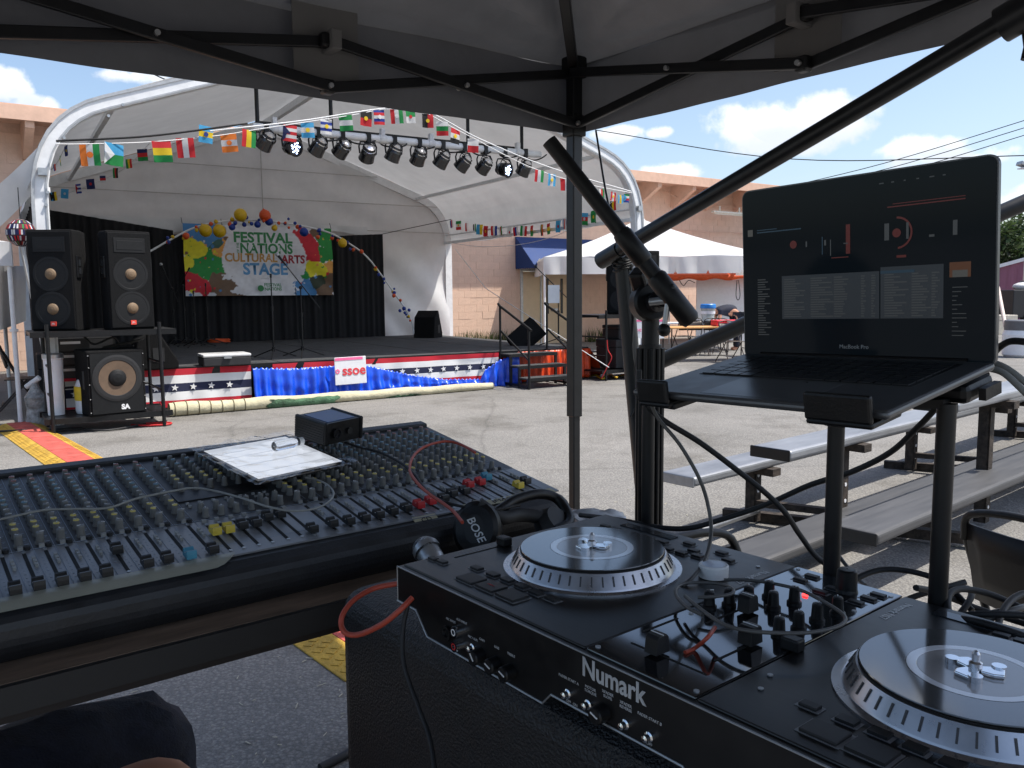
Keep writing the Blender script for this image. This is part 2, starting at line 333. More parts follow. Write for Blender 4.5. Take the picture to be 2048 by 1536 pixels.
# ================= stage tent
TM=frame((-4.53,10.2,0),R_(31.7)); TI=TM.inverted()
def TL(x,y,b): return TI@hit(x,y,TM@V((0,b,0)),(TM.to_3x3()@V((0,1,0))))   # tent-local point of a pixel on plane y=b
def TW(x,y,z): return TM@V((x,y,z))
tent=thing('stage_tent','large white clear span tent with silver arch frame over the stage','tent',TM)
prof=[]
def arc():
    P=[(-1.1,0),(-1.1,2.55)]
    for i in range(1,9):
        t=i/8; P.append(((1-t)**2*-1.1+2*(1-t)*t*-1.1+t*t*-.3,(1-t)**2*2.55+2*(1-t)*t*3.55+t*t*3.82))
    P.append((3.4,5.14)); return P+[(6.8-x,z) for x,z in P[:-1][::-1]]
ARC=arc()
def sweep(mb,y0,y1,t,off=0,m=0):
    # rectangular section swept along ARC; t in-plane thickness, off inward offset
    n=len(ARC); ins=[]; outs=[]
    for i,(x,z) in enumerate(ARC):
        a=V(ARC[max(i-1,0)]); b_=V(ARC[min(i+1,n-1)]); d=(b_-a).normalized(); nn_=V((-d.y,d.x)); p=V((x,z)); outs.append(p-nn_*off*-1); ins.append(p-nn_*(off*-1+t))
    vs=[]
    for o_,i_ in zip(outs,ins): vs+= [(o_.x,y0,o_.y),(o_.x,y1,o_.y),(i_.x,y1,i_.y),(i_.x,y0,i_.y)]
    fs=[]
    for i in range(n-1):
        for k in range(4): fs.append((i*4+k,i*4+(k+1)%4,(i+1)*4+(k+1)%4,(i+1)*4+k))
    mb.add(vs,fs+[(0,1,2,3),(4*n-1,4*n-2,4*n-3,4*n-4)],m)
mb=MB(); sweep(mb,-.12,.02,.17); fa=mb.build('front_arch',ALU,tent,bevel=.008)
mb=MB(); sweep(mb,-.135,-.12,.035,.004); sweep(mb,-.13,-.12,.02,-.135); mb.build('keder_track',mat('track_grey',(.45,.46,.47),.4,.3),fa)
for (px,py) in ((95,385),(92,410),(217,232),(245,210),(128,276)):
    p=TL(px,py,-.13); MB().cyl((p.x,-.125,p.z),(p.x,-.15,p.z),.018,n=8).build('bolt',STEEL,fa)
for s_ in(-.98,7.78): MB().bx(s_-.04,s_+.05,-.18,-.12,2.86,2.94).build('bracket',STEEL,fa)
mb=MB(); sweep(mb,6.88,7.02,.17); mb.build('rear_arch',ALU,tent)
mb=MB(); mb.bar((3.4,0,5.0),(3.4,7,5.0),.09,.12)
for x,z in((-.93,2.72),(7.73,2.72),(-.2,3.72),(7.0,3.72)): mb.bar((x,0,z),(x,7,z),.06,.06)
mb.cyl((7.75,0,2.9),(7.75,7,2.9),.02); mb.build('purlin',ALU,tent)
TF=mat('tent_fabric',(.71,.715,.72),.55,0,.05,2,transl=.13,bump=.25,bscale=3)
seg=[];tot=0
RP=[(x,z) for x,z in ARC if z>2.5]
RP=[(-1.12,2.72)]+RP[1:-1]+[(7.92,2.72)]
def roof(u,v):
    f=u*(len(RP)-1); i=min(int(f),len(RP)-2); t=f-i; x=RP[i][0]*(1-t)+RP[i+1][0]*t; z=RP[i][1]*(1-t)+RP[i+1][1]*t
    sag=-.06*math.sin(v*math.pi*2)**2+.03*noise.noise(V((x*.9,v*4,0)))
    return V((x,.0+v*7.0,z+.03+sag))
MB().grid(roof,90,40).build('roof_cover',TF,tent)
# rear gable wall with seams and soft wrinkles
def rear(u,v):
    x=-1.0+u*8.8
    k=min(range(len(ARC)-1),key=lambda i:0 if ARC[i][0]<=x<=ARC[i+1][0] and ARC[i+1][0]>ARC[i][0] else 1)
    (xa,za),(xb,zb)=ARC[k],ARC[k+1]; top=za+(zb-za)*((x-xa)/(xb-xa) if xb!=xa else 0)-.1
    z=.05+(top-.05)*v; yy=6.9+.05*noise.noise(V((x*1.3,z*.5,3)))+.05*math.sin(x*3+z*1.7)*max(0,1-v*1.6)+.03*math.sin((x-7.6)*9*(1-v)+z*4)*(1 if x>5 else .3)
    return V((x,yy,z))
rw=MB().grid(rear,120,50).build('rear_wall',TF,tent)
SEAM=mat('tent_seam',(.5,.49,.47),.7)
mb=MB()
for z in(2.95,3.55,4.15): 
    pts=[(x,6.83,z-.0*x) for x in [i*.3 for i in range(-3,27)] if z< (3.75+(x+.4)*.355 if x<3.4 else 3.75+(7.2-x)*.355)]
    mb.tube(pts,.008,5)
mb.tube([(3.4,6.83,2.7),(3.4,6.83,5.0)],.01,5); mb.build('seam',SEAM,rw)
# scalloped hem hanging before the rear wall
def hem(u,v):
    x=-1+u*6.7; z=3.05-v*(.34-.22*abs(math.sin(u*9)))-.03*u; return V((x,6.76-.02*math.sin(u*60)*v,z))
MB().grid(hem,110,5).build('hem_valance',TF,tent)
# slack side flap on the left
def flap(u,v):
    a=TI@Yp(78,292,9.75).lerp(Yp(-150,470,9.4),u); b_=TI@Yp(70,380,9.75).lerp(Yp(-150,560,9.4),u)
    p=a.lerp(b_,v); p.y+=v*.25+.05*math.sin(u*8); p.z-=.08*math.sin(u*3.14); return p
MB().grid(flap,20,6).build('side_flap',TF,tent)
# black drape panels on the left side
DRAPE=mat('black_drape',(.009,.009,.011),.9,0,.3,5)
def ldr(u,v): return V((-.95+.05*math.sin(u*70),.4+u*6.2,v*2.85))
tag(MB().grid(lambda u,v:TW(*ldr(u,v)),160,4).build('side_drape',DRAPE),'black drape hanging along the left side of the stage tent','drape')
def bdr(x0,x1,z1,lab,k=0):
    def f(u,v):
        x=x0+u*(x1-x0); q_=noise.noise(V((x*1.7,k,0))); return TW(x,6.62+.045*math.sin(x*19+k+5*q_)*(.5+.5*q_)+.015*math.sin(x*47+3*q_),.56+v*(z1(u)-.56))
    tag(MB().grid(f,int((x1-x0)*50),8).build('stage_drape',DRAPE),lab,'drape')
cx=TL(765,468,6.6); xr=cx.x
bdr(-.9,1.55,lambda u:3.15-.35*u,'black stage drape left of the festival banner, behind the loudspeakers'); bdr(1.5,4.75,lambda u:2.72,'black stage drape behind and below the festival banner',2); bdr(4.7,xr,lambda u:2.78+u*(cx.z-2.78),'black stage drape right of the festival banner',4)
ropes('guy_wire',[TW(xr,6.6,cx.z),TW(7.7,6.5,3.25)],.008,BLK,'dark wire from drape top to the rear tent leg',smooth=False)
# ================= stage
DZ=.55; DY=.62
DR=(TI@Zp(1176,694,DZ)).x
stg=thing('stage_platform','low black carpeted stage platform under the white tent','stage',TM)
DECK=mat('stage_carpet',(.05,.051,.054),.92,0,.2,3,bump=.4,bscale=160)
dk=MB().bx(-.85,DR,DY,6.85,DZ-.06,DZ).build('deck',DECK,stg)
mb=MB()
for i in range(7):
    for j in range(4): x=-.7+i*(DR+.5)/6; mb.bx(x-.03,x+.03,DY+.2+j*1.9,DY+.26+j*1.9,0,DZ-.06)
mb.build('support_leg',BLK,stg)
mb=MB()
for i in range(5): x=-.85+(i+1)*(DR+.85)/6; mb.bx(x,x+.008,DY+.01,6.8,DZ,DZ+.003)
mb.build('deck_seam',RUB,dk)
MB().bx(-.85,DR,DY-.025,DY-.002,DZ-.1,DZ+.004).build('edge_trim',BLK,stg)
RED=mat('red_cloth',hexc(190,30,48),.75,0,.08,5); WCL=mat('white_cloth',(.75,.75,.75),.75,0,.04,4); NAV=mat('navy_cloth',hexc(30,36,66),.8,0,.08,5)
def star(r,n=5):
    return [((r if k%2==0 else r*.42)*math.sin(k*math.pi/n),(r if k%2==0 else r*.42)*math.cos(k*math.pi/n)) for k in range(2*n)]
def bunting(x0,x1,lab,zb):
    t=thing('star_bunting',lab,'bunting',TM,'striped star bunting along the stage front')
    def yy(x,v): return DY-.045-.012*math.sin(x*5.1)-.01*math.sin(x*11+v*3)-.012*math.sin(x*17)*v
    rows=[0,.17,.38,.60,.82,1]; ms=[0,1,2,1,0]
    sub=4; z0=DZ-.015
    mb=MB()
    for r in range(5):
        mb.grid(lambda u,v:V((x0+u*(x1-x0),yy(x0+u*(x1-x0),rows[r]+(rows[r+1]-rows[r])*v),z0-(z0-zb)*(rows[r]+(rows[r+1]-rows[r])*v))),int((x1-x0)*26),sub,ms[r])
    mb.build('striped_cloth',[RED,WCL,NAV],t)
    k=int((x1-x0)/.235); sm=None
    for i in range(k):
        x=x0+.1+i*.235; z=z0-(z0-zb)*.49; y=yy(x,.5)-.012
        if sm is None: s=MB().prism(star(.048),lambda a,b:V((a,0,b)),(0,-.004,0)).build('star',WCL,t); sm=s.data
        else: s=link('star',sm,t)
        s.location=(x,y,z); s.rotation_euler=(0,random.uniform(-.2,.2),0)
xa=TL(500,740,DY).x; xb=TL(706,740,DY).x; xc=TL(995,720,DY).x
bunting(-.85,xa,'red white and navy star bunting at the left end of the stage front',.03)
bunting(xa+.3,xc,'red white and navy star bunting from behind the blue satin to the steps',.10)
SAT=mat('blue_satin',hexc(20,80,215),.30,0,.12,8,spec=.7)
def satin(pts,lab,name='blue_satin_skirt',m=None,depth=.1,freq=38):
    # pts: list of (x, ztop, zbot)
    def f(u,v):
        x=pts[0][0]+u*(pts[-1][0]-pts[0][0])
        for a,b in zip(pts,pts[1:]):
            if a[0]<=x<=b[0]+1e-6: t=(x-a[0])/(b[0]-a[0]); zt=a[1]+(b[1]-a[1])*t; zb=a[2]+(b[2]-a[2])*t; break
        p=.03*math.sin(x*freq+2*noise.noise(V((x*2,0,0))))*(.35+v*.9)+.05*noise.noise(V((x*5,v*3,1)))*v
        return TW(x,DY-depth+p-.05*v,zt+(zb-zt)*v+.012*math.sin(x*90)*(v<.02))
    return tag(MB().grid(f,int((pts[-1][0]-pts[0][0])*70),14).build(name,m or SAT,solid=.004),lab,'skirt')
satin([(xa,.50,.05),(xa+.6,.46,.03),(xa+1.3,.47,.03),(xb-.1,.52,.03),(xb+.35,.4,.05),(xb+.9,.26,.06),(xb+1.6,.14,.05)],'bunched shiny blue satin skirt in the middle of the stage front',depth=.13)
satin([(xb+1.55,.16,.04),(xb+2.1,.13,.02),(xc-.35,.26,.01),(xc-.05,.42,.0),(xc+.32,.5,.02)],'shiny blue satin skirt trailing beside the stage steps',depth=.15)
ORG=mat('orange_satin',hexc(226,74,26),.4,0,.15,8,spec=.6,transl=.15)
def osk(u,v):
    x=xc+.35+u*(DR+.02-xc-.35); p=.022*math.sin(x*52+2*noise.noise(V((x*3,0,5))))*(.3+v)
    return TW(x,DY-.06+p-.02*v,.53-.5*v)
ok=thing('orange_skirt','pleated orange satin skirt behind the steps at the right stage corner','skirt',TM)
mb=MB(ok); mb.grid(osk,110,10); mb.build('front_panel',ORG,ok,solid=.004)
def ofl(u,v):
    a=u*1.25; x=DR+.02+.24*math.sin(v*1.75)*(.4+.6*math.cos(a))*.9; y=DY-.02+u*5.6; return TW(x+.015*math.sin(u*120),y-.05*math.sin(v*2),.53-.5*v)
mb=MB(ok); mb.grid(ofl,150,12); mb.build('side_panel',ORG,ok,solid=.004)
# sign
SIGNW=mat('white_board',(.78,.78,.8),.4,0,.03); PINK=mat('pink_print',hexc(250,110,160),.6); REDP=mat('red_print',hexc(225,60,70),.6)
p=TL(701,741,DY-.24); sg=thing('sponsor_sign','white board reading ssoe hung on the blue satin skirt','sign',TM@Matrix.Translation((p.x,DY-.25,p.z))@Matrix.Rotation(R_(-1),4,'Y'))
bd=MB().bx(-.24,.24,0,.012,-.2,.2).build('board',SIGNW,sg,bevel=.02)
MB().bx(-.23,.19,-.004,0,.155,.195).build('pink_strip',PINK,sg)
txt('ssoe',.2,REDP,sg,face((.05,-.004,0),(1,0,0),(0,0,1)),.0015,.004)
mb=MB()
for k in range(8):
    a=k*math.pi/4; mb.cyl((-.2+.025*math.cos(a),-.003,-.0+.025*math.sin(a)),(-.2+.025*math.cos(a),-.006,.025*math.sin(a)),.011,n=8)
mb.build('flower_logo',PINK,sg)
# ================= banner
TLp=TL(364,452,6.5);TRp=TL(660,452,6.5);BLp=TL(372,590,6.5);BRp=TL(668,592,6.5)
bx0,bx1=(TLp.x+BLp.x)/2,(TRp.x+BRp.x)/2; bz1=(TLp.z+TRp.z)/2; bz0=(BLp.z+BRp.z)/2; bw=bx1-bx0; bh=bz1-bz0
ban=thing('festival_banner','wide paint splash festival banner hanging at the back of the stage','banner',TM@Matrix.Translation((bx0,6.5,bz0)))
cols={'b':(70,130,185),'y':(225,215,40),'g':(30,140,60),'o':(225,160,80),'r':(200,30,50),'n':(110,85,65),'w':(222,222,228),'d':(40,55,40),'k':(60,100,90)}
def bsurf(u,v): return V((u*bw,-.03*math.sin(u*7+v*2)-.02*math.sin(u*3+v*9)-.022*math.sin((u*2.05-v)*13)*(1-v)-.018*math.sin((u*2.05+v)*17)*u*(1-v),v*bh))
spl_=[(.05,.92,.13,'b'),(.18,.86,.12,'b'),(.22,.72,.08,'k'),(.03,.72,.1,'y'),(.09,.6,.1,'y'),(.03,.45,.08,'y'),(.12,.42,.16,'g'),(.22,.42,.12,'g'),(.25,.66,.11,'o'),(.23,.22,.14,'n'),(.3,.08,.15,'n'),(.04,.2,.1,'r'),(.1,.12,.09,'r'),(.08,.0,.04,'w'),
 (.8,.72,.13,'r'),(.86,.6,.1,'r'),(.76,.88,.06,'r'),(.96,.85,.1,'g'),(.95,.62,.1,'g'),(.9,.92,.06,'n'),(.86,.42,.1,'y'),(.92,.36,.08,'y'),(.98,.42,.07,'o'),(.98,.22,.09,'n'),(.9,.2,.1,'d'),(.94,.08,.09,'n'),(.8,.3,.05,'g'),(.8,.12,.1,'b'),(.84,.02,.07,'b')]
rs_=random.Random(11)
for k in range(70):
    u_=rs_.choice([rs_.uniform(0,.3),rs_.uniform(.74,1)]); spl_.append((u_,rs_.random(),rs_.uniform(.008,.024),rs_.choice('bygornygrb')))
me_cols=[]
GU,GV=190,95
def bcol(u,v):
    q=V((u*2.05,v,0)); jit=noise.noise(q*7)*.45+noise.noise(q*19)*.35+noise.noise(q*47)*.22
    # white centre disc
    d=math.hypot((u-.525)*2.05,(v-.5))/.585
    if d<1+.03*noise.noise(q*30)+(.22*noise.noise(q*9)+.1*noise.noise(q*25) if v<.3 else 0): return 'w'
    best='w';bd=9
    for x,y,r,c in spl_:
        e=math.hypot((u-x)*2.05,v-y)/(r*1.75)+jit*.8+.25*noise.noise(V((x*90,y*70,0))+q*11)
        if e<bd: bd=e;best=c
    return best if bd<.92 else 'w'
mb=MB().grid(bsurf,GU,GV)
bo=mb.build('printed_cloth',mat('banner_print',(.5,.5,.5),.6),ban)
ca=bo.data.color_attributes.new('print','FLOAT_COLOR','POINT')
for j in range(GV+1):
    for i in range(GU+1):
        k=j*(GU+1)+i; u,v=i/GU,j/GV; c=hexc(*cols[bcol(u,v)]); f=1+.12*noise.noise(V((u*40,v*25,7)))
        ca.data[k].color=(c[0]*f,c[1]*f,c[2]*f,1)
mt=MATS['banner_print']; va=mt.node_tree.nodes.new('ShaderNodeVertexColor'); va.layer_name='print'; mt.node_tree.links.new(va.outputs[0],mt.node_tree.nodes['Principled BSDF'].inputs['Base Color'])
GREYB=mat('pale_grey_print',(.45,.45,.46),.6); GRN=mat('green_print',hexc(52,135,80),.6); GOLD=mat('gold_print',hexc(200,150,80),.6); DRED=mat('crimson_print',hexc(165,40,55),.6); SKYB=mat('blue_print',hexc(90,150,200),.6)
def bt(s,u,v,size,m,sx=1,bold=.012,rot=0):
    # size: cap height, sx: width, both as fractions of banner height / width
    o=txt(s,1,m,ban,Matrix.Identity(4),.0,.034 if size>.1 else .02); xs=[q.co.x for q in o.data.vertices]; ys=[q.co.y for q in o.data.vertices]; w_=max(xs)-min(xs); h_=max(ys)-min(ys); cx_=(max(xs)+min(xs))/2; cy_=(max(ys)+min(ys))/2
    for q in o.data.vertices:
        a=(q.co.x-cx_)/w_*sx*bw; b=(q.co.y-cy_)/h_*size*bh
        if rot: a,b=-b,a
        x,z=u*bw+a,v*bh+b; y=bsurf(x/bw,z/bh).y-.004; q.co=(x,y,z)
    return o
bt('FESTIVAL',.52,.835,.155,GRN,.395); bt('NATIONS',.54,.68,.15,GRN,.355); bt('OF THE',.347,.68,.035,GRN,.07,0,1); bt('CULTURAL',.436,.545,.125,GOLD,.355); bt('ARTS',.717,.53,.125,DRED,.165); bt('STAGE',.53,.385,.175,SKYB,.305)
bt('FESTIVAL',.575,.155,.05,GRN,.12); bt('NATIONS',.575,.095,.05,GRN,.12); bt('presented by',.525,.245,.02,GREYB,.06); MB().cyl((.485*bw,-.04,.105*bh),(.485*bw,-.043,.105*bh),.045*bh).build('round_logo',GRN,ban)
mb=MB()
for u in(0,.25,.5,.75,1): mb.tube([(u*bw,0,bh),(u*bw,.08,bh+.12)],.006,5)
mb.build('tie_cord',BLK,ban)
# ================= balloon arch
ap=[(232,560),(262,525),(305,500),(345,477),(385,457),(430,445),(480,440),(520,440),(555,444),(610,453),(660,466),(700,488),(735,515),(770,560),(795,595),(812,620),(824,645),(828,668)]
AY=5.6; A3=[]
for x,y in ap:
    q=TL(x,y,AY); A3.append(V((q.x,AY,max(q.z,DZ))))
arch=thing('balloon_arch','slender white arch strung with yellow orange and blue balloons over the stage banner','balloon arch',TM)
MB().tube(spl(A3,5),.018,8).build('arch_pole',ALU,arch)
BC={'y':mat('yellow_balloon',hexc(226,186,32),.3,0,.03,transl=.15),'o':mat('orange_balloon',hexc(226,90,40),.3,0,.03,transl=.15),'b':mat('blue_balloon',hexc(26,60,150),.3,0,.03,transl=.1)}
bm_={}
def balloon(px,py,r,c,dy=0):
    q=TL(px,py,AY-.12+dy)
    if c not in bm_:
        o=MB().lathe([(0.001,-1.0),(.3,-.97),(.6,-.82),(.85,-.55),(.98,-.15),(.97,.2),(.8,.6),(.5,.88),(.2,1.06),(.06,1.16),(.1,1.24),(0.001,1.22)],n=16).build('balloon',BC[c],arch); bm_[c]=o.data
    else: o=link('balloon',bm_[c],arch)
    k=r*AYD/FPX; o.location=(q.x,AY-.12+dy,q.z); o.scale=(k,k,k); o.rotation_euler=(random.uniform(-.5,.5)+(math.pi if random.random()<.5 else 0),random.uniform(-.5,.5),0)
AYD=16.5
for px,py,r,c in [(481,430,12.5,'y'),(530,431,11.5,'o'),(411,461,12,'y'),(439,462,12.5,'y'),(685,486,9.5,'y'),(608,464,9,'b'),(464,454,6.5,'b'),(515,449,6.5,'b'),(549,456,6,'y'),(372,472,6.5,'o'),(538,443,8,'b'),(540,446,5,'y')]: balloon(px,py,r,c,-.05)
for i in range(62):
    t=random.uniform(.16,.93)*(len(A3)-1); k=int(t); p=A3[k].lerp(A3[min(k+1,len(A3)-1)],t-k)
    o_=TM@p; d=o_-EYE
    x=ap[k][0]+(ap[min(k+1,len(ap)-1)][0]-ap[k][0])*(t-k); y=ap[k][1]+(ap[min(k+1,len(ap)-1)][1]-ap[k][1])*(t-k)
    balloon(x+random.gauss(0,4),y+random.gauss(2,4),random.uniform(2.3,4.6),random.choice('bbboooy'),random.uniform(-.12,.12))
# ================= flag garlands
FC={'r':(205,40,48),'w':(225,225,225),'g':(30,140,70),'b':(35,60,150),'y':(240,205,40),'o':(240,130,50),'k':(25,25,28),'s':(70,165,215),'n':(28,38,90),'m':(120,30,50)}
FM={k:mat('flag_'+n_,hexc(*v),.7,0,.03,transl=.35) for (k,v),n_ in zip(FC.items(),['red','white','green','blue','yellow','orange','black','sky_blue','navy','maroon'])}
FK=list(FC); FL_=[FM[k] for k in FK]
fcache={}
def flagmesh(spec):
    # 'V:abc.e' vertical / 'H:abc.e' horizontal stripes, optional emblem colour after dot, 'T' adds hoist triangle colour after '/'
    ori,rest_=spec.split(':'); tri=None; em=None
    if '/' in rest_: rest_,tri=rest_.split('/')
    if '.' in rest_: rest_,em=rest_.split('.')
    mb=MB(); n=len(rest_); NX=6
    def wav(x,z): return .05*math.sin(x*6+len(rest_))*(-z)+.03*math.sin(z*4)
    for i,c in enumerate(rest_):
        mi=FK.index(c)
        if ori=='V': mb.grid(lambda u,v:V((-.5+(i+u)/n,wav(-.5+(i+u)/n,-v*1.15),-v*1.15)),max(1,NX//n),5,mi)
        else: mb.grid(lambda u,v:V((-.5+u,wav(-.5+u,-(i+v)/n*1.15),-(i+v)/n*1.15)),NX,max(1,5//n),mi)
    for sgn in(-1,1):
        e=.02*sgn
        if tri: 
            mb.add([(-.5,wav(-.5,0)+e,0),(-.5,wav(-.5,-.57)+e,-.57),(-.5,wav(-.5,-1.15)+e,-1.15),(.05,wav(.05,-.57)+e,-.57)],[(0,1,3),(1,2,3)],FK.index(tri))
        if em:
            y=wav(0,-.57)+e*1.6; mb.add([(.17*math.cos(k*.785),y,-.57+.17*math.sin(k*.785)) for k in range(8)],[tuple(range(8))],FK.index(em))
    return mb
def garland(label,pts,flags,size,string_r=.006,seg=6,string=True):
    # pts: world polyline of the string; flags: (px,py,spec,size) placed on world points
    t=thing('flag_garland',label,'flag garland',V(pts[0]))
    MB(t).tube(spl(pts,seg),string_r,5).build('string',WCL,t)
    P=spl(pts,20)
    for (px,py,spec,sz) in flags:
        # point of the string nearest to that line of sight
        d=ray(px,py).normalized(); best=min(P,key=lambda q:((q-EYE)-d*((q-EYE).dot(d))).length)
        D=(best-EYE).dot(d); pos=EYE+d*D
        k=P.index(best); tv=(P[min(k+1,len(P)-1)]-P[max(k-1,0)]); yaw=math.atan2(tv.y,tv.x)
        if tv.x<0: yaw+=math.pi
        s=sz*D/FPX
        if spec not in fcache: o=flagmesh(spec).build('flag',FL_,t); fcache[spec]=o.data
        else: o=link('flag',fcache[spec],t)
        mw=Matrix.Translation(t.matrix_world.inverted()@pos)@Matrix.Rotation(yaw+random.uniform(-.35,.35),4,'Z')@Matrix.Rotation(random.uniform(-.12,.12),4,'Y')@Matrix.Scale(s,4)
        o.matrix_basis=mw
def tw(px,py,b): return TM@TL(px,py,b)
garland('flag garland from left tent knee rising past the light bar to canopy edge',[tw(112,288,-.2),tw(170,288,-.2),tw(300,284,-.2),tw(430,272,-.2),tw(520,258,-.2),tw(620,243,-.15),tw(700,231,-.15),tw(780,218,-.15),tw(860,226,-.15)],
 [(178,288,'V:owg.o',32),(228,287,'H:sg/w',33),(322,282,'H:ryg',32),(369,276,'V:rwr',30),(412,252,'H:sys.b',26),(456,268,'H:owo.o',28),(498,260,'V:ryg',27),(580,250,'H:rwrwr/n',26),(614,245,'H:sws.y',24),(652,238,'H:wbwbw.y',24),(690,230,'H:gwg',25),(732,222,'H:kr.y',24),(757,219,'H:brwbr.w',24),(792,217,'V:rwg.w',24),(820,221,'H:gw.r',20)],1)
garland('flag garland falling along the right roof slope to the right tent knee',[tw(850,224,-.2),tw(905,255,-.2),tw(950,278,-.2),tw(1000,305,-.2),tw(1060,334,-.2),tw(1130,358,-.2),tw(1200,374,-.2),tw(1264,386,-.2)],
 [(855,228,'V:kr.y',22),(884,243,'H:wgr',23),(911,258,'H:rwk.y',24),(946,278,'H:wr',22),(1079,340,'V:rwg',20),(1104,348,'V:sws.y',20),(1130,357,'V:rw',20),(1203,378,'V:wrg',16),(1227,384,'V:rwr.y',15),(1241,390,'V:sys',14),(1253,388,'H:gwrb/s',14)],1)
ropes('steel_cable',[tw(112,282,-.3),tw(300,272,-.3),tw(495,247,-.3)],.012,BLK,'thin black cable under the left roof slope beside the flag garland')
ropes('white_rope',[tw(420,262,-.3),tw(600,242,-.3),tw(780,216,-.3),tw(860,226,-.3),tw(960,278,-.3),tw(1100,335,-.3),tw(1262,383,-.3)],.009,WCL,'white rope running above the flags along the front arch')
garland('dim flag garland inside the left roof slope behind the front arch',[tw(90,398,4.5),tw(130,388,4.2),tw(180,370,3.8),tw(230,348,3.4),tw(262,326,3.1),tw(300,286,2.8)],
 [(106,384,'V:sky/k',13),(130,378,'H:ss.w',14),(156,368,'H:bwbwb/r',14),(180,358,'H:nn.r',15),(205,347,'H:wnrw',14),(231,336,'V:grk',15),(257,318,'V:gyr',14),(284,298,'H:nrg',18)],1)
garland('short flag garland dropping beside the left tent knee',[tw(132,289,.3),tw(122,312,.6),tw(110,332,.9),tw(98,342,1.2)],[(132,291,'H:nn.y',15),(120,312,'H:gyg',14),(109,328,'V:bor',10),(97,340,'V:wbw',9)],1)
p0=TL(900,444,6.8);
GR=[TW(7.75,6.7,2.72),TW(7.72,5.2,2.55),TW(7.72,3.6,2.5),TW(7.72,2.2,2.6),TW(7.72,1.2,2.85),TW(7.75,.3,3.15)]
garland('long flag garland hung under the right eave before the salmon wall',GR,
 [(903,440,'V:brw',13),(917,442,'H:gwr.y',15),(933,446,'V:rw',14),(949,448,'V:kwg',14),(960,449,'V:sy',17),(972,452,'H:r.y',18),(988,452,'V:rwb',16),(1001,453,'V:wrg',15),(1019,455,'H:w.r',16),(1031,454,'V:rbw',15),(1048,452,'V:gwr',17),(1064,451,'H:rg.y',18),(1084,449,'V:kyr',19),(1097,447,'H:ryg',18),(1117,441,'H:ss.r',20),(1130,438,'V:bwrwb',17),(1170,426,'H:srg.w',20),(1187,421,'H:gg.y',22),(1206,425,'V:ww',14),(1226,402,'V:kyr',19)],1)
ropes('guy_rope',[TW(7.75,6.4,2.55),TW(6.6,3.0,1.6),tw(1218,735,-1.2)],.006,WCL,'pale guy rope slanting across the salmon wall down to the ground',smooth=False)
bund=[Yp(5,400,9.9),Yp(30,398,10.2),Yp(62,372,10.6)]
garland('bunched coloured flags under the slack flap at the far left',bund,[(6,398,'V:sb',12),(16,396,'V:nb',12),(26,392,'V:kgk',12),(34,388,'V:yr',12),(41,385,'V:ro',13),(48,380,'V:yg',12),(58,372,'V:ory',12),(62,370,'V:rr',11)],1)
# ================= light bar and stage lights
LB0=TL(505,250,.5); LB1=TL(1080,312,.5); zb=(LB0.z+LB1.z)/2
bar=thing('lighting_bar','long silver tube bar hung under the tent roof carrying stage lights','lighting bar',TM)
MB().cyl((LB0.x,.5,zb),(LB1.x,.5,zb),.055).build('bar_tube',ALU,bar)
MB().cyl((LB0.x+.1,.72,zb+.1),(LB1.x-.2,.72,zb+.1),.03).build('rear_tube',BLK,bar)
for px in(668,942,520,1050):
    x=TL(px,270,.5).x; zt=3.79+(min(x,6.8-x)+.3)*.356-.02
    MB().cyl((x,.6,zb-.05),(x,.6,zt),.028).build('hanger',BLK,bar)
mb=MB(bar)
for i in range(9):
    x=LB0.x+.3+i*.5; p=[TW(x+.5*t+random.uniform(-.05,.05),.5+.08*math.sin(t*7),zb+.02+(-.12 if 0<t<1 else 0)*math.sin(t*3.14)) for t in(0,.25,.5,.75,1)]; mb.tube(spl(p,4),.012,5)
mb.build('cable',RUB,bar)
WTAPE=mat('white_tape',(.7,.7,.7),.6)
for px in(550,765,862,1035): x=TL(px,280,.5).x; MB().cyl((x-.05,.5,zb),(x+.05,.5,zb),.066).bx(x-.03,x+.03,.46,.54,zb+.04,zb+.15).build('tape_wrap',WTAPE,bar)
BLKG=mat('gloss_black_housing',(.012,.012,.014),.22,0,.2,20,spec=.7)
LED=mat('lit_led',(.6,.7,1),.3,emit=(.55,.68,1),es=5); LENS=mat('dark_lens',(.03,.03,.035),.1)
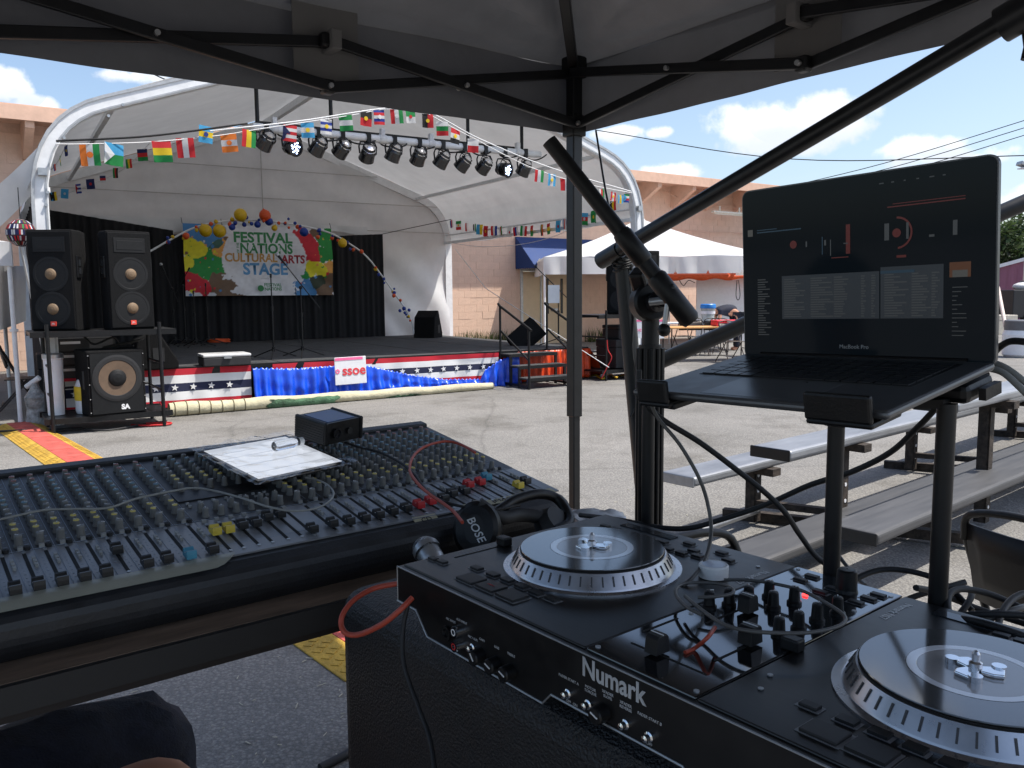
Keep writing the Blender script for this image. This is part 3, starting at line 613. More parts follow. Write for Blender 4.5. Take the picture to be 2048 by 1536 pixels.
def par(px,py,lit,i):
    q=TL(px,py,.42); x,z=q.x,q.z
    side=ORD[i]; lab=('stage light with its blue white LEDs shining, %s from the left on the bar' if lit else 'unlit black stage light pointing down at the stage, %s from the left on the bar')%side
    r=thing('stage_light',lab,'stage light',TM@Matrix.Translation((x,.5,z)),'stage lights on the bar')
    tdir=(V((.35,-1,-.25)) if lit else V((random.uniform(-.5,.25),random.uniform(.45,.95),random.uniform(-1,-.7)))).normalized()
    rot=tdir.to_track_quat('Z','Y').to_matrix().to_4x4()
    def tr(mb): mb.v=[rot@p for p in mb.v]; return mb
    h=tr(MB().lathe([(.001,-.13),(.05,-.13),(.075,-.1),(.09,-.06),(.105,-.03),(.112,.06),(.118,.1),(.112,.105),(.1,.105),(.098,.075),(0.001,.075)],n=20)).build('housing',BLKG,r)
    tr(MB().lathe([(.088,-.068),(.098,-.07),(.099,-.082),(.09,-.084)],n=20).lathe([(.068,-.11),(.078,-.112),(.078,-.124),(.06,-.13),(.03,-.145),(.001,-.15)],n=16)).build('rear_cap',CHROME,h); MB().tube(spl([(.05,.0,.12),(-.06,-.05,.14),(-.1,-.07,.05),(.0,-.1,.08),(.09,-.06,.1),(.04,-.05,.16)],4),.008,5).build('loose_lead',BLKG,r)
    ln=tr(MB().lathe([(.096,.08),(.001,.084)],n=20)).build('lens',LENS,r)
    mb=MB()
    for k in range(12 if lit else 0):
        a=k*2.399; rr=.022*math.sqrt(k+.4); mb.lathe([(.001,.094),(.011,.092),(.012,.084)],(rr*math.cos(a),rr*math.sin(a),0),n=8)
    if lit: tr(mb).build('led_array',LED,ln)
    dz=zb-z; mb=MB(); mb.tube([(-.125,0,0),(-.135,0,.1),(-.11,0,.16),(0,0,.17),(.11,0,.16),(.135,0,.1),(.125,0,0)],.012,6); mb.cyl((0,0,.16),(0,0,max(.18,dz-.03)),.014); mb.bx(-.03,.03,-.07,.07,dz-.07,dz+.06); mb.build('yoke',BLK,r)
    MB().tube(spl([(0,.02,.1),(.1,.08,.12),(.14,.02,.02),(.08,.1,-.03),(.03,.1,.05)],5),.009,5).build('lamp_cable',RUB,r)
for i,(px,py,l) in enumerate([(535,281,0),(587,293,1),(640,293,0),(688,297,0),(740,306,0),(792,306,0),(842,313,0),(889,319,0),(932,326,0),(974,331,0),(1013,338,1),(1054,336,0)]): par(px,py,l,i)
# ================= loudspeakers and scaffolds
CAB=mat('speaker_carpet',(.008,.008,.0085),.85,0,.2,30,bump=.5,bscale=260,spec=.15); GRL=mat('speaker_grille',(.005,.0053,.006),.7,.0,.1,40,bump=.3,bscale=500,spec=.15); CONE=mat('speaker_cone',(.009,.0095,.0105),.6,spec=.25); DOME=mat('tan_dust_cap',hexc(112,92,70),.7); PAPER=mat('brown_paper_cone',hexc(100,82,66),.8); BADGE=mat('red_badge',hexc(230,70,55),.4,emit=None)
WPR=mat('white_print',(.75,.75,.75),.6); GREYP=mat('grey_print',(.4,.41,.42),.6)
def pa_speaker(lab,mw,grp='tall two-woofer loudspeakers'):
    t=thing('loudspeaker',lab,'loudspeaker',mw,grp)   # local: front at y=0 facing -y, x width, z up
    out=[(-.245,0),(.245,0),(.245,.2),(.16,.48),(-.16,.48),(-.245,.2)]
    MB().prism(out,lambda a,b:V((a,b+.012,0)),(0,0,1.1)).build('cabinet',CAB,t,bevel=.015)
    MB().bx(-.232,.232,-.004,.012,.02,1.08).build('grille',GRL,t,bevel=.01)
    for z in(.24,.62):
        wf=MB().lathe([(.19,.0),(.19,.002),(.165,.003),(.16,.001),(.12,.002),(.06,.0015)],(0,-.004,z),(0,-1,0),28).build('woofer',CONE,t)
        MB().lathe([(.062,.002),(.05,.016),(.03,.026),(.001,.03)],(0,-.004,z),(0,-1,0),18).build('dust_cap',DOME,wf)
    MB().bx(-.17,.17,-.009,-.003,.86,1.02).bx(-.14,.14,-.012,-.009,.89,.99).build('horn',CONE,t,bevel=.004)
    b=MB().bx(-.03,.03,-.014,-.004,.055,.105).build('badge',BADGE,t); txt('JBL',.026,WPR,b,face((0,-.0155,.08),(1,0,0),(0,0,1)),.0005)
    for s in(-1,1):
        h=MB().bx(s*.252-.012,s*.252+.012,.06,.16,.58,.82).build('handle',BLKP,t,bevel=.006)
        MB().bx(s*.262-.006,s*.262+.006,.085,.135,.62,.69).bx(s*.262-.006,s*.262+.006,.085,.135,.71,.78).build('handle_grip',GLZ,h)
    return t
def faceyaw(a): return R_(a)+math.pi/2   # yaw so that local -y points along angle a
SF=Zp(108,872,0); SCY=R_(33)
def scaffold(lab,mw):
    t=thing('speaker_scaffold',lab,'scaffold',mw,'speaker scaffolds')
    mb=MB()
    for x,y in((0,0),(1.12,0),(0,.78),(1.12,.78)): MB().cyl((x,y,0),(x,y,1.2),.021,n=10).build('leg',BLK,t)
    MB().bx(-.16,1.3,.03,.75,1.08,1.12).bx(-.16,1.3,.0,.05,1.06,1.12).bx(-.16,1.3,.73,.78,1.06,1.12).build('top_shelf',BLK,t)
    MB().bx(-.06,1.2,.03,.75,.14,.17).bx(-.08,1.22,.0,.05,.12,.18).bx(-.08,1.22,.73,.78,.12,.18).build('bottom_shelf',BLK,t)
    for x in(0,1.12):
        for z in(.42,.74): MB().cyl((x,0,z),(x,.78,z),.014,n=8).build('rung',BLK,t)
    MB().cyl((0,.78,.44),(1.12,.78,.44),.014,n=8).build('rung',BLK,t)
    return t
SM=frame(SF,SCY); scaf=scaffold('black steel scaffold at the left holding two loudspeakers and a subwoofer',SM)
p=Yp(128,667,9.25); spk=pa_speaker('tall black loudspeaker on left scaffold, the left one turned away',frame((p.x-.02,9.1,1.12),faceyaw(-88)))
p=Yp(268,664,9.4); pa_speaker('tall black loudspeaker on left scaffold, the right one with bright tan cones',frame((p.x,9.4,1.12),faceyaw(-45)))
# subwoofer
p=Yp(243,835,9.25); sm=frame((p.x,9.2,.17),faceyaw(-50))
t=thing('subwoofer','large black subwoofer with brown cone on the lower shelf of left scaffold','subwoofer',sm)
MB().bx(-.3,.3,0.0,.56,0,.73).build('cabinet',CAB,t,bevel=.02)
MB().bx(-.27,.27,-.012,.0,.03,.70).build('baffle',BLKP,t)
wf=MB().lathe([(.255,-.0),(.26,.008),(.235,.012),(.2,.012),(.195,.006)],(0,-.012,.42),(0,-1,0),36).build('woofer',RUB,t)
MB().lathe([(.195,.008),(.09,.003)],(0,-.012,.42),(0,-1,0),36).build('cone',PAPER,wf); MB().lathe([(.095,.004),(.08,.022),(.05,.034),(.001,.04)],(0,-.012,.42),(0,-1,0),24).build('dust_cap',CONE,wf)
txt('SA',.075,WPR,t,face((.07,-.0145,.09),(1,0,0),(0,0,1)),.001,.004)
for s in(-1,1): MB().bx(s*.3-.008,s*.3+.008,.12,.2,.3,.5).build('handle',RUB,t)
mb=MB()
for x in(-.285,.285):
    for z in(.05,.2,.36,.55,.68): mb.cyl((x,-.001,z),(x,-.006,z),.007,n=6)
mb.build('screw',CHROME,t)
# right scaffold and its loudspeakers (copies)
RS=frame(Zp(1212,762,0),R_(33)); c=copy_tree(scaf,None,RS); c['label']='black steel scaffold at the right of the stage with loudspeakers on top'
for (px,ang,lab,dx) in ((1246,-100,'tall black loudspeaker on right scaffold, the left one seen from its side',0),(1300,-70,'tall black loudspeaker on right scaffold, the right one partly behind the steel mast',0)):
    p=Yp(px,630,14.3); c=copy_tree(spk,None,frame((p.x,14.3+.3,1.12),faceyaw(ang))); c['label']=lab
BINM=mat('dark_case',(.018,.018,.02),.6)
def case(lab,mw,w_,d_,h_,m=BINM,cat='case',lidm=None):
    t=thing('equipment_case',lab,cat,mw); MB().bx(-w_/2,w_/2,-d_/2,d_/2,0,h_*.72).build('case_body',m,t,bevel=.012); MB().bx(-w_/2-.006,w_/2+.006,-d_/2-.006,d_/2+.006,h_*.72+.004,h_).build('lid',lidm or m,t,bevel=.015)
    MB().bx(-.05,.05,-d_/2-.025,-d_/2,h_*.62,h_*.8).build('latch',STEEL,t); return t
case('black equipment case under the right scaffold',RS@Matrix.Translation((.62,.38,.185)),.62,.55,.5)
case('dark rack case stacked on the case under the right scaffold',RS@Matrix.Translation((.66,.38,.69)),.5,.45,.24)
REDC=mat('red_plastic',hexc(190,40,40),.45)
# flag boards with pink strip on right scaffold
for px,k in((1277,0),(1313,1)):
    p=Yp(px,652,13.4); t=thing('paper_notice',['white notice with pink top on the right scaffold, left of the mast','white notice with pink top on the right scaffold, right of the mast'][k],'notice',frame(p,R_(10)))
    MB().bx(-.13,.13,0,.004,-.2,.1).build('sheet',SIGNW,t); MB().bx(-.13,.13,-.003,0,.07,.1).build('pink_strip',PINK,t); txt('oe',.1,PINK,t,face((0,-.004,-.06),(1,0,0),(0,0,1)),.0008)
YEL=mat('yellow_cable',hexc(205,160,30),.5)
pts=[Zp(1180,752,.02)]+[Zp(1185+i*9+random.uniform(-3,3),752+random.uniform(-5,6),.02+.03*(i%2)) for i in range(1,12)]
ropes('yellow_cable_heap',pts,.018,YEL,'tangled yellow cable on the ground between orange skirt and right scaffold',n=6)
ropes('red_cable',[Yp(1214,680,13.7),Yp(1216,700,13.7),Yp(1223,715,13.7),Yp(1214,735,13.7),Yp(1203,757,13.7)],.009,REDC,'thin red cable hanging down the right scaffold',n=6)
# clutter behind left scaffold
RACK=mat('amp_face',(.03,.03,.033),.4,.3)
t=thing('amplifier_rack','rack of black amplifiers with red trim behind the left subwoofer','rack',SM@Matrix.Translation((.45,.95,.5)))
MB().bx(-.33,.33,0,.45,0,.5).build('rack_frame',BLKP,t)
for k in range(3):
    a=MB().bx(-.3,.3,-.02,0,.04+k*.16,.17+k*.16).build('amplifier',RACK,t); MB().bx(-.26,-.05,-.026,-.02,.12+k*.16,.15+k*.16).build('display_strip',SIGNW if k==2 else STEEL,a)
MB().bx(-.33,.33,-.03,-.022,.0,.035).build('red_trim',RED,t)
t=thing('white_jug','white plastic jug wrapped in yellow caution tape behind the left scaffold','jug',SM@Matrix.Translation((.40,.42,.175)))
MB().lathe([(.001,0),(.13,0),(.14,.03),(.14,.3),(.11,.38),(.05,.42),(.05,.46),(.001,.46)],n=16).build('jug_body',SIGNW,t)
YT=mat('caution_tape',hexc(220,190,40),.5)
tp=MB().lathe([(.143,.15),(.146,.2),(.146,.27),(.143,.31)],n=16).build('caution_tape',YT,t); txt('CAUTION',.05,BLK,tp,face((0,-.149,.23),(0,0,1),(-1,0,0)),.0006)
t=thing('plastic_tub','tall white plastic tub at the left end of the left scaffold','tub',SM@Matrix.Translation((.07,.45,.175)))
MB().lathe([(.001,0),(.085,0),(.095,.4),(.1,.62),(.107,.63),(.107,.66),(.001,.66)],n=18).build('tub_body',SIGNW,t); MB().lathe([(.109,.64),(.111,.68),(.1,.69),(.001,.69)],n=18).build('lid',STEEL,t)
for k,(pts,m,lab) in enumerate([([(-.2,.1,.02),(.2,.2,.03),(.5,-.05,.02),(.9,.15,.02),(1.2,.3,.02)],RUB,'black cable looping on the ground beneath the left scaffold'),([(.8,.2,.02),(.95,.05,.02),(1.15,.0,.02),(1.2,.12,.02),(.95,.16,.03)],REDC,'red cable loop on the ground beneath the left scaffold'),([(-.5,.6,.02),(-.3,.3,.05),(-.1,.4,.02),(.1,.2,.04),(.3,.3,.02)],RUB,'black cable heap left of the left scaffold')]): ropes('floor_cable',[SM@V(p) for p in pts],.012,m,lab,n=6)
ropes('speaker_cable',[SM@V(p) for p in [(.4,.6,1.05),(.5,.5,.95),(.7,.5,1.02),(.8,.6,.93),(1.0,.55,.98),(.6,.6,.9),(.9,.4,.92)]],.012,RUB,'black cable bundle on top of the left subwoofer',n=6)
# ================= cable ramp
RRED=mat('red_ramp_rubber',hexc(186,84,74),.8,0,.2,6,bump=.4,bscale=90); RYEL=mat('yellow_ramp_rubber',hexc(190,152,58),.75,0,.25,6,bump=.3,bscale=90)
rd=V((.64,-.768,0)).normalized(); rn=V((.768,.64,0)); r0=Zp(690,1365,0)
tot=int((Zp(0,890,0)-r0).length/.9)+2
rt_=None
for i in range(tot):
    mw=Matrix(((rn.x,-rd.x,0,0),(rn.y,-rd.y,0,0),(0,0,1,0),(0,0,0,1))); base=r0-rd*(i*.92); mw.translation=base
    lab='red and yellow cable ramp module, %s from the near end'%(['nearest','second','third','fourth','fifth','sixth','seventh','eighth','ninth','tenth','eleventh','twelfth','thirteenth'][min(i,12)])
    if rt_ is None:
        t=rt_=thing('cable_ramp',lab,'cable ramp',mw,'cable ramp modules'); prf=[(0,.006),(.13,.05),(.35,.05),(.48,.006),(.48,0),(0,0)]
        MB().prism([(.13,.05),(.35,.05),(.35,.0),(.13,.0)],lambda a,b:V((a,0,b)),(0,.9,0)).build('lid_strip',RRED,t,bevel=.004)
        for e,pp in ((0,[(0,0),(.0,.008),(.128,.05),(.128,0)]),(1,[(.352,0),(.352,.05),(.48,.008),(.48,0)])):
            y_=MB().prism(pp,lambda a,b:V((a,0,b)),(0,.9,0)).build('ramp_edge',RYEL,t,bevel=.004)
            mb=MB()
            for k in range(11):
                for s in range(3):
                    f=.25+s*.22; x=(.128*f if e==0 else .48-.128*f); z=.008+.042*f; mb.box((x,.05+k*.08+s*.012,z+.0015),(.02,.045,.003),Matrix.Rotation(-.32 if e==0 else .32,3,'Y')@Matrix.Rotation(.4,3,'Z'))
            mb.build('tread_rib',RYEL,y_)
        MB().bx(.15,.33,.43,.47,.05,.053).build('lid_hinge',RRED,t)
    else: c=copy_tree(rt_,None,mw); c['label']=lab
# ================= rolled carpet
t=None; ra,rb=Zp(338,820,.085),Zp(985,771,.055)
ax=(rb-ra); Ln=ax.length; ax.normalize(); sx=V((-ax.y,ax.x,0))
JUTE=mat('rolled_carpet_back',hexc(196,188,158),.9,0,.12,4,bump=.4,bscale=30); TURF=mat('green_turf',hexc(92,128,96),.95,0,.45,5,bump=.6,bscale=60)
t=thing('carpet_roll','long cream carpet roll with green turf patch lying along the stage front','carpet roll',ra)
def rr(u): return .085-.03*u+.004*math.sin(u*30)+.004*noise.noise(V((u*14,0,0)))
def roll(u,v):
    a=v*2*math.pi; r=rr(u)+.004*noise.noise(V((u*60,math.cos(a)*2,math.sin(a)*2))); return ra+ax*(u*Ln)+sx*(math.cos(a)*r)+V((0,0,math.sin(a)*r-.0))+V((0,0,rr(u)-(ra.z+(rb.z-ra.z)*u)))-V((0,0,0))*0
MB(t).grid(roll,120,20).build('roll_body',JUTE,t)
tf=lambda u,v:(lambda a,U:ra+ax*(U*Ln)+sx*(math.cos(a)*(rr(U)+.008))+V((0,0,math.sin(a)*(rr(U)+.008)+rr(U)-(ra.z+(rb.z-ra.z)*U))))(v*4.4-3.6+.25*noise.noise(V((u*9,v*3,2))),.255+u*.2+.02*noise.noise(V((v*6,1,0))))
MB(t).grid(tf,30,16).build('turf_patch',TURF,t)
tf2=lambda u,v:(lambda a,U:ra+ax*(U*Ln)+sx*(math.cos(a)*(rr(U)+.007))+V((0,0,math.sin(a)*(rr(U)+.007)+rr(U)-(ra.z+(rb.z-ra.z)*U))))(v*2.4-2.6+.5*noise.noise(V((u*9,v*3,2))),.62+u*.1+.03*noise.noise(V((v*6,1,0))))
MB(t).grid(tf2,20,10).build('turf_patch',TURF,t)
for k in range(7):
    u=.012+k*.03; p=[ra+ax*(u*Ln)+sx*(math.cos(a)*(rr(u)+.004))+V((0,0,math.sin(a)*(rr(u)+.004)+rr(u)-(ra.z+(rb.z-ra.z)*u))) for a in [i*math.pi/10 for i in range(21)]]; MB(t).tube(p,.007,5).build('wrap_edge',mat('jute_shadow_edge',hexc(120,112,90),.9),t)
# ================= steps with handrails (tent frame)
st=thing('stage_steps','black steel steps with two sloping handrails at the right of the stage front','steps',TM@Matrix.Translation((5.46,DY-.05,0)))
for k,(z,y1,y0) in enumerate(((.52,-.02,-.3),(.345,-.28,-.56),(.17,-.54,-.82))):
    tr=MB().bx(0,.92,y0,y1,z-.02,z).build('tread',DECK,st)
    MB().bx(0,.92,y0-.012,y0,z-.05,z+.002).bx(0,.92,y1,y1+.01,z-.05,z-.02).build('nosing',BLK,tr)
    for x in(.02,.9):
        MB().bx(x-.02,x+.02,y0,y0+.035,0,z-.02).build('leg',BLK,st)
for x in(.02,.9): MB().bx(x-.02,x+.02,-.82,0,.02,.055).build('base_rail',BLK,st)
for x in(0,.92):
    h=MB().tube([(x,-.0,.0),(x,.0,1.28)],.02,8).tube([(x,-.86,0),(x,-.86,.93)],.02,8).tube([(x,.06,1.33),(x,0,1.29),(x,-.86,.95),(x,-.93,.92)],.021,8).tube([(x,0,.9),(x,-.86,.45)],.016,8).build('handrail',BLK,st)
# ================= stage gear
def onstage(px,py): p=Zp(px,py,DZ); return p
def mic_stand(lab,px,py,h,boom=None,mic=False,straight_mic=False,paper=False,yaw=0):
    b=onstage(px,py); t=thing('microphone_stand',lab,'microphone stand',frame(b,yaw),'microphone stands')
    hb=MB().cyl((0,0,.1),(0,0,.17),.028)
    hb.build('hub',BLK,t)
    for k in range(3):
        a=k*2.094+.5; MB().cyl((0,0,.14),(.36*math.cos(a),.36*math.sin(a),.012),.009,n=8).build('leg',BLK,t)
    MB().cyl((0,0,.1),(0,0,h*.6),.014).cyl((0,0,h*.6),(0,0,h),.009).build('pole',BLK,t); MB().cyl((0,0,h*.58),(0,0,h*.64),.022).build('clutch',BLK,t)
    top=V((0,0,h))
    if boom:
        a,b_=V(boom[0]),V(boom[1]); MB().cyl(top+a,top+b_,.008).build('boom',BLK,t); MB().sph(top,.028).build('boom_joint',BLK,t); top=top+b_; d=(b_-a).normalized()
    else: d=V((0,0,1))
    if mic:
        m_=MB().cyl(top-d*.02,top+d*.15,.012,.022).build('microphone',BLKP,t); MB().sph(top+d*.17,.032).build('mic_grille',STEEL,m_)
    else: MB().cyl(top-d*.01,top+d*.05,.016).build('mic_clip',BLK,t)
    if paper: MB().box((-.1,-.03,h*.93),(.22,.003,.32)).build('paper_sheet',SIGNW,t)
    return t
mic_stand('straight microphone stand without microphone at the stage front centre',548,716,1.22,yaw=.2)
mic_stand('boom microphone stand with microphone tilted towards the banner at the stage centre',606,714,1.06,boom=((.28,0,-.32),(-.22,0,.36)),mic=True,yaw=R_(12))
mic_stand('dark boom microphone stand beside the red case at the back left of the stage',350,692,1.1,boom=((.1,0,-.25),(-.12,0,.3)),mic=True)
mic_stand('tall dark microphone stand third from left before the banner corner',372,692,1.15,boom=((-.15,0,-.15),(.12,0,.3)))
mic_stand('short dark microphone stand near the orange cable coil',392,694,1.0); mic_stand('dark straight microphone stand just left of the orange cable coil',417,690,1.15)
mic_stand('microphone stand with taped paper sheet at the right stage corner',1117,692,1.0,boom=((.3,0,-.26),(-.42,0,.4)),paper=True,yaw=R_(20))
def wedge(lab,mw,w_=.6,h_=.42,d_=.5):
    t=thing('floor_monitor',lab,'monitor wedge',mw,'floor monitor wedges')   # local: grille leans, facing -y
    MB().prism([(0,0),(d_,0),(d_*.86,h_*.75),(d_*.42,h_),(0,.1)],lambda a,b:V((-w_/2,a,b)),(w_,0,0)).build('cabinet',CAB,t,bevel=.015)
    a=V((0,0,.1));b=V((0,d_*.42,h_)); n=V((0,-(b-a).z,(b-a).y)).normalized()
    MB().add([V((-w_/2+.02,0,.1))+V((0,.02,.03))+n*.004,V((w_/2-.02,0,.1))+V((0,.02,.03))+n*.004,V((w_/2-.02,d_*.42-.02,h_-.03))+n*.004,V((-w_/2+.02,d_*.42-.02,h_-.03))+n*.004],[(0,1,2,3)]).build('grille',GRL,t,solid=.006)
    for s in(-1,1): 
        p=MB().bx(s*w_/2-.006,s*w_/2+.006,d_*.3,d_*.55,.1,.28).build('side_panel',STEEL if s>0 else RUB,t)
    return t
b=onstage(345,735); wedge('large black floor monitor at the left stage edge beside the left scaffold',frame((b.x,b.y+.1,DZ),R_(120)),.62,.5,.56)
b=onstage(865,674); wedge('black floor monitor standing upright at the back right of the stage',frame((b.x,b.y,DZ),R_(160)),.5,.6,.45)
p=onstage(1068,692); wedge('black floor monitor tipped on its side beside the steps handrail',frame((p.x+.02,p.y+.1,DZ+.02),R_(20))@Matrix.Rotation(R_(-38),4,'Y'),.6,.42,.38)
b=onstage(447,730); WLID=mat('white_lid',(.6,.6,.6),.4)
case('low dark box with white lid rim on the stage edge',frame((b.x,b.y+.05,DZ),R_(30)),.62,.42,.16,m=BINM,cat='box',lidm=WLID)
b=onstage(372,684); case('red drinks case at the back left of the stage',frame((b.x,b.y+.2,DZ),R_(30)),.22,.2,.3,m=REDC)
ORC=mat('orange_cable',hexc(225,90,40),.5)
b=onstage(438,686); pts=[b+V((.2*math.cos(a)*(1+.1*math.sin(a*3.3)),.2*math.sin(a),.02+.012*(a/6.28))) for a in [i*.4 for i in range(80)]]
ropes('orange_cable_coil',pts,.011,ORC,'coil of orange cable lying on the stage before the black drape',n=6,seg=2)
ropes('hanging_cable',[TM@TL(591,575,5.6),TM@TL(594,620,5.6),TM@TL(596,660,5.6),TM@TL(601,702,5.4)],.008,RUB,'thin black cable dropping from the microphone boom to the stage',n=5)
# ================= left small tent, ball lantern, folded chairs
LT=Zp(42,852,0); lt=thing('small_tent','corner of a small white frame tent at the left picture edge','tent',frame(LT,R_(33)))
def lroof(u,v): return V((-u*3+.02,v*3-.05,2.12+.5*math.sin(math.pi*min(u,1-u)*1)*math.sin(math.pi*min(v,1-v))*1.6))
MB().grid(lroof,14,14).build('tent_roof',TF,lt)
MB().grid(lambda u,v:V((-u*3+.03,-.06+.015*math.sin(u*30),2.12-v*.27)),40,3).grid(lambda u,v:V((.03+.015*math.sin(u*30),u*3-.06,2.12-v*.27)),40,3).build('valance',TF,lt)
for x,y in((0,0),(-3,0),(0,3),(-3,3)): MB().cyl((x,y,0),(x,y,2.12),.026).cyl((x,y,1.1),(x,y,1.13),.045).build('tent_leg',ALU,lt)
for k,(a,b) in enumerate((((45,480,9.6),(110,836,9.55)),((75,650,10.2),(40,490,9.7)),((110,290,9.7),(62,480,9.6)))):
    ropes('tent_rope',[Yp(*a),Yp(*b)],.012,WCL,['white guy rope from small tent corner down to the ballast bags','second white guy rope beside the tent leg at the left','white rope from the big tent knee to the small tent corner'][k],cat='rope',smooth=False,n=6)
p=Zp(75,850,0); t=thing('ballast_weight','grey wrapped tent ballast weight at the foot of the left tent leg','ballast',p)
MB().lathe([(.001,0),(.11,0),(.12,.05),(.1,.2),(.12,.33),(.06,.42),(.03,.5),(.001,.5)],n=12).build('wrapped_bag',mat('grey_plastic_wrap',(.3,.3,.29),.4,0,.4,12,bump=.8,bscale=30),t); MB().cyl((-.1,0,.45),(.06,0,.56),.03).build('bag_knot',WCL,t)
bl=Yp(42,466,9.4); t=thing('flag_lantern','round paper lantern printed with small flags hanging at the left','lantern',bl)
mb=MB(t); rows=7; cl_=16
pal=[FK.index(c) for c in 'mwrgnwmwnrmnk']
for j in range(rows):
    for i in range(cl_):
        for h_ in range(3):
            th0,th1=math.pi*(j+.1)/rows,math.pi*(j+.9)/rows; a0=2*math.pi*(i+(.05+h_*.3))/cl_; a1=2*math.pi*(i+(.35+h_*.3))/cl_; r=.153
            f=lambda th,a:bl+V((math.sin(th)*math.cos(a),math.sin(th)*math.sin(a),math.cos(th)))*r
            mb.add([f(th0,a0),f(th0,a1),f(th1,a1),f(th1,a0)],[(0,3,2,1)],pal[(i*7+j*5+h_*3+i*j)%len(pal)])
mb.build('flag_print',FL_,t); MB(t).sph(bl,.15,18).build('paper_ball',mat('dark_paper',(.06,.03,.04),.8),t); MB(t).cyl(bl+V((0,0,.15)),bl+V((0,0,.5)),.005,n=5).build('cord',BLK,t)
CHM=mat('brown_chair_steel',hexc(58,50,46),.45,.2)
def fold_chair(lab,mw,m=None,grp='folding chairs'):
    m=m or CHM; t=thing('folding_chair',lab,'folding chair',mw,grp)   # faces -y
    for x in(-.21,.21):
        MB().tube([(x,-.25,.01),(x,.0,.45),(x*.98,.16,.8)],.011,8).build('front_leg',m,t); MB().tube([(x*.93,.28,.01),(x*.93,-.12,.46)],.011,8).build('rear_leg',m,t)
    MB().tube(spl([(-.206,.16,.78),(-.17,.185,.86),(0,.19,.885),(.17,.185,.86),(.206,.16,.78)],5),.011,8).build('top_rail',m,t)
    MB().grid(lambda u,v:V((-.195+u*.39,.115+.03*math.sin(u*3.14)+v*.06,.6+v*.23)),8,3).build('backrest',m,t,solid=.006)
    MB().grid(lambda u,v:V((-.195+u*.39,-.2+v*.36,.455-.012*math.sin(u*3.14)*math.sin(v*3.14))),6,6).build('seat',m,t,solid=.012)
    MB().cyl((-.2,.2,.14),(.2,.2,.14),.008).build('stretcher',m,t); return t
p=Zp(12,838,0); ch=fold_chair('dark folding chair behind the small tent leg at the left',frame((p.x-.1,p.y+.5,0),R_(120)))
case('black equipment trunk behind the left tent leg',frame((Zp(62,830,0).x,11.2,0),R_(30)),.5,.5,.75)
MB_=tag(MB().grid(lambda u,v:Yp(-60+u*112,532+v*(150-40*u),11.6+.15*math.sin(u*9)),20,6).build('hanging_tarp',TF),'pale grey tarp hanging behind the small tent leg','tarp')
# ================= right white tent with tables
rtm=frame(Yp(1089,523,21.3)*0+V((.85,21.3,0)),R_(2)); rt=thing('white_party_tent','white peaked party tent with scalloped valance standing by the salmon wall','tent',rtm)
W6=5.9; EZ=2.42; PZ=3.62
PT=mat('party_tent_fabric',(.7,.7,.7),.5,0,.03,2,transl=.25,bump=.2,bscale=4)
def side(k):
    c=[(0,0),(W6,0),(W6,5.4),(0,5.4)]; a,b=V((*c[k],EZ)),V((*c[(k+1)%4],EZ)); pk=V((W6/2,2.7,PZ))
    return lambda u,v:(a.lerp(b,u)).lerp(pk,v)+V((0,0,-.16*math.sin(v*3.14)*(1-.5*abs(2*u-1))+.012*math.sin(u*40)*(1-v)))
mb=MB()
for k in range(4): mb.grid(side(k),20,12)
mb.lathe([(.001,.12),(.07,.06),(.16,-.05)],(W6/2,2.7,PZ),n=12); mb.build('tent_top',PT,rt)
mb=MB(); c=[(0,0),(W6,0),(W6,5.4),(0,5.4)]
for k in range(4):
    a,b=V((*c[k],EZ)),V((*c[(k+1)%4],EZ)); out=V(((b-a).y,-(b-a).x,0)).normalized()
    mb.grid(lambda u,v:a.lerp(b,u)+out*(.03+.06*math.sin(u*31+2*math.sin(u*11))*v)+V((0,0,.02*math.sin(u*19)*(1-v)-v*(.44-.09*(abs(math.sin(u*math.pi*7))<.09)))),140,3)
mb.build('valance',PT,rt)
for x,y in c: MB().cyl((x,y,0),(x,y,EZ),.03).build('tent_pole',ALU,rt)
MB().cyl((W6/2,0,0),(W6/2,0,EZ),.03).build('tent_pole',ALU,rt)
# tables, chairs, bucket, cooler
WOODT=mat('plywood_top',hexc(205,150,90),.6,0,.15,6,stretch=(1,8,8)); TBW=mat('white_tabletop',(.62,.62,.66),.5)
def table(lab,mw,w_,d_,m,grp=None):
    t=thing('folding_table',lab,'table',mw,grp); MB().bx(-w_/2,w_/2,-d_/2,d_/2,.72,.75).build('tabletop',m,t,bevel=.005)
    for x in(-w_*.38,w_*.38):
        for y in(-d_*.38,d_*.38): MB().cyl((x,y,0),(x,y,.72),.014).build('leg',BLK,t)
        MB().cyl((x,-d_*.38,.25),(x,d_*.38,.25),.01).build('brace',BLK,t)
    return t
table('long plywood folding table in front under the white party tent',frame((4.3,18.2,0),R_(8)),2.4,.76,WOODT,'tables'); table('white topped folding table further back under the party tent',frame((4.4,20.9,0),R_(4)),2.6,.76,TBW,'tables')
WOODT2=WOODT; table('second plywood table behind the laptop at the right of the party tent',frame((6.3,19.2,0),R_(8)),1.8,.76,WOODT,'tables')
for k,(px,py,yaw) in enumerate([(1394,664,10),(1418,662,190),(1437,664,170),(1462,690,20),(1366,664,200)]):
    D=[19.6,19.8,19.7,17.6,19.9][k]; x=Yp(px,py,D).x
    c=copy_tree(ch,None,frame((x,D,0),R_(yaw))); c['label']=['brown folding chair left of the red box behind the plywood table','brown folding chair just left of the red box','brown folding chair partly behind the red box','brown folding chair in front below the red box','brown folding chair hidden behind the boom tube end'][k]
x=Yp(1450,648,18.3); case('bright red box on the plywood table under the party tent',frame((x.x,18.25,.755),R_(8)),.55,.35,.13,m=mat('bright_red',hexc(215,40,60),.5),cat='box')
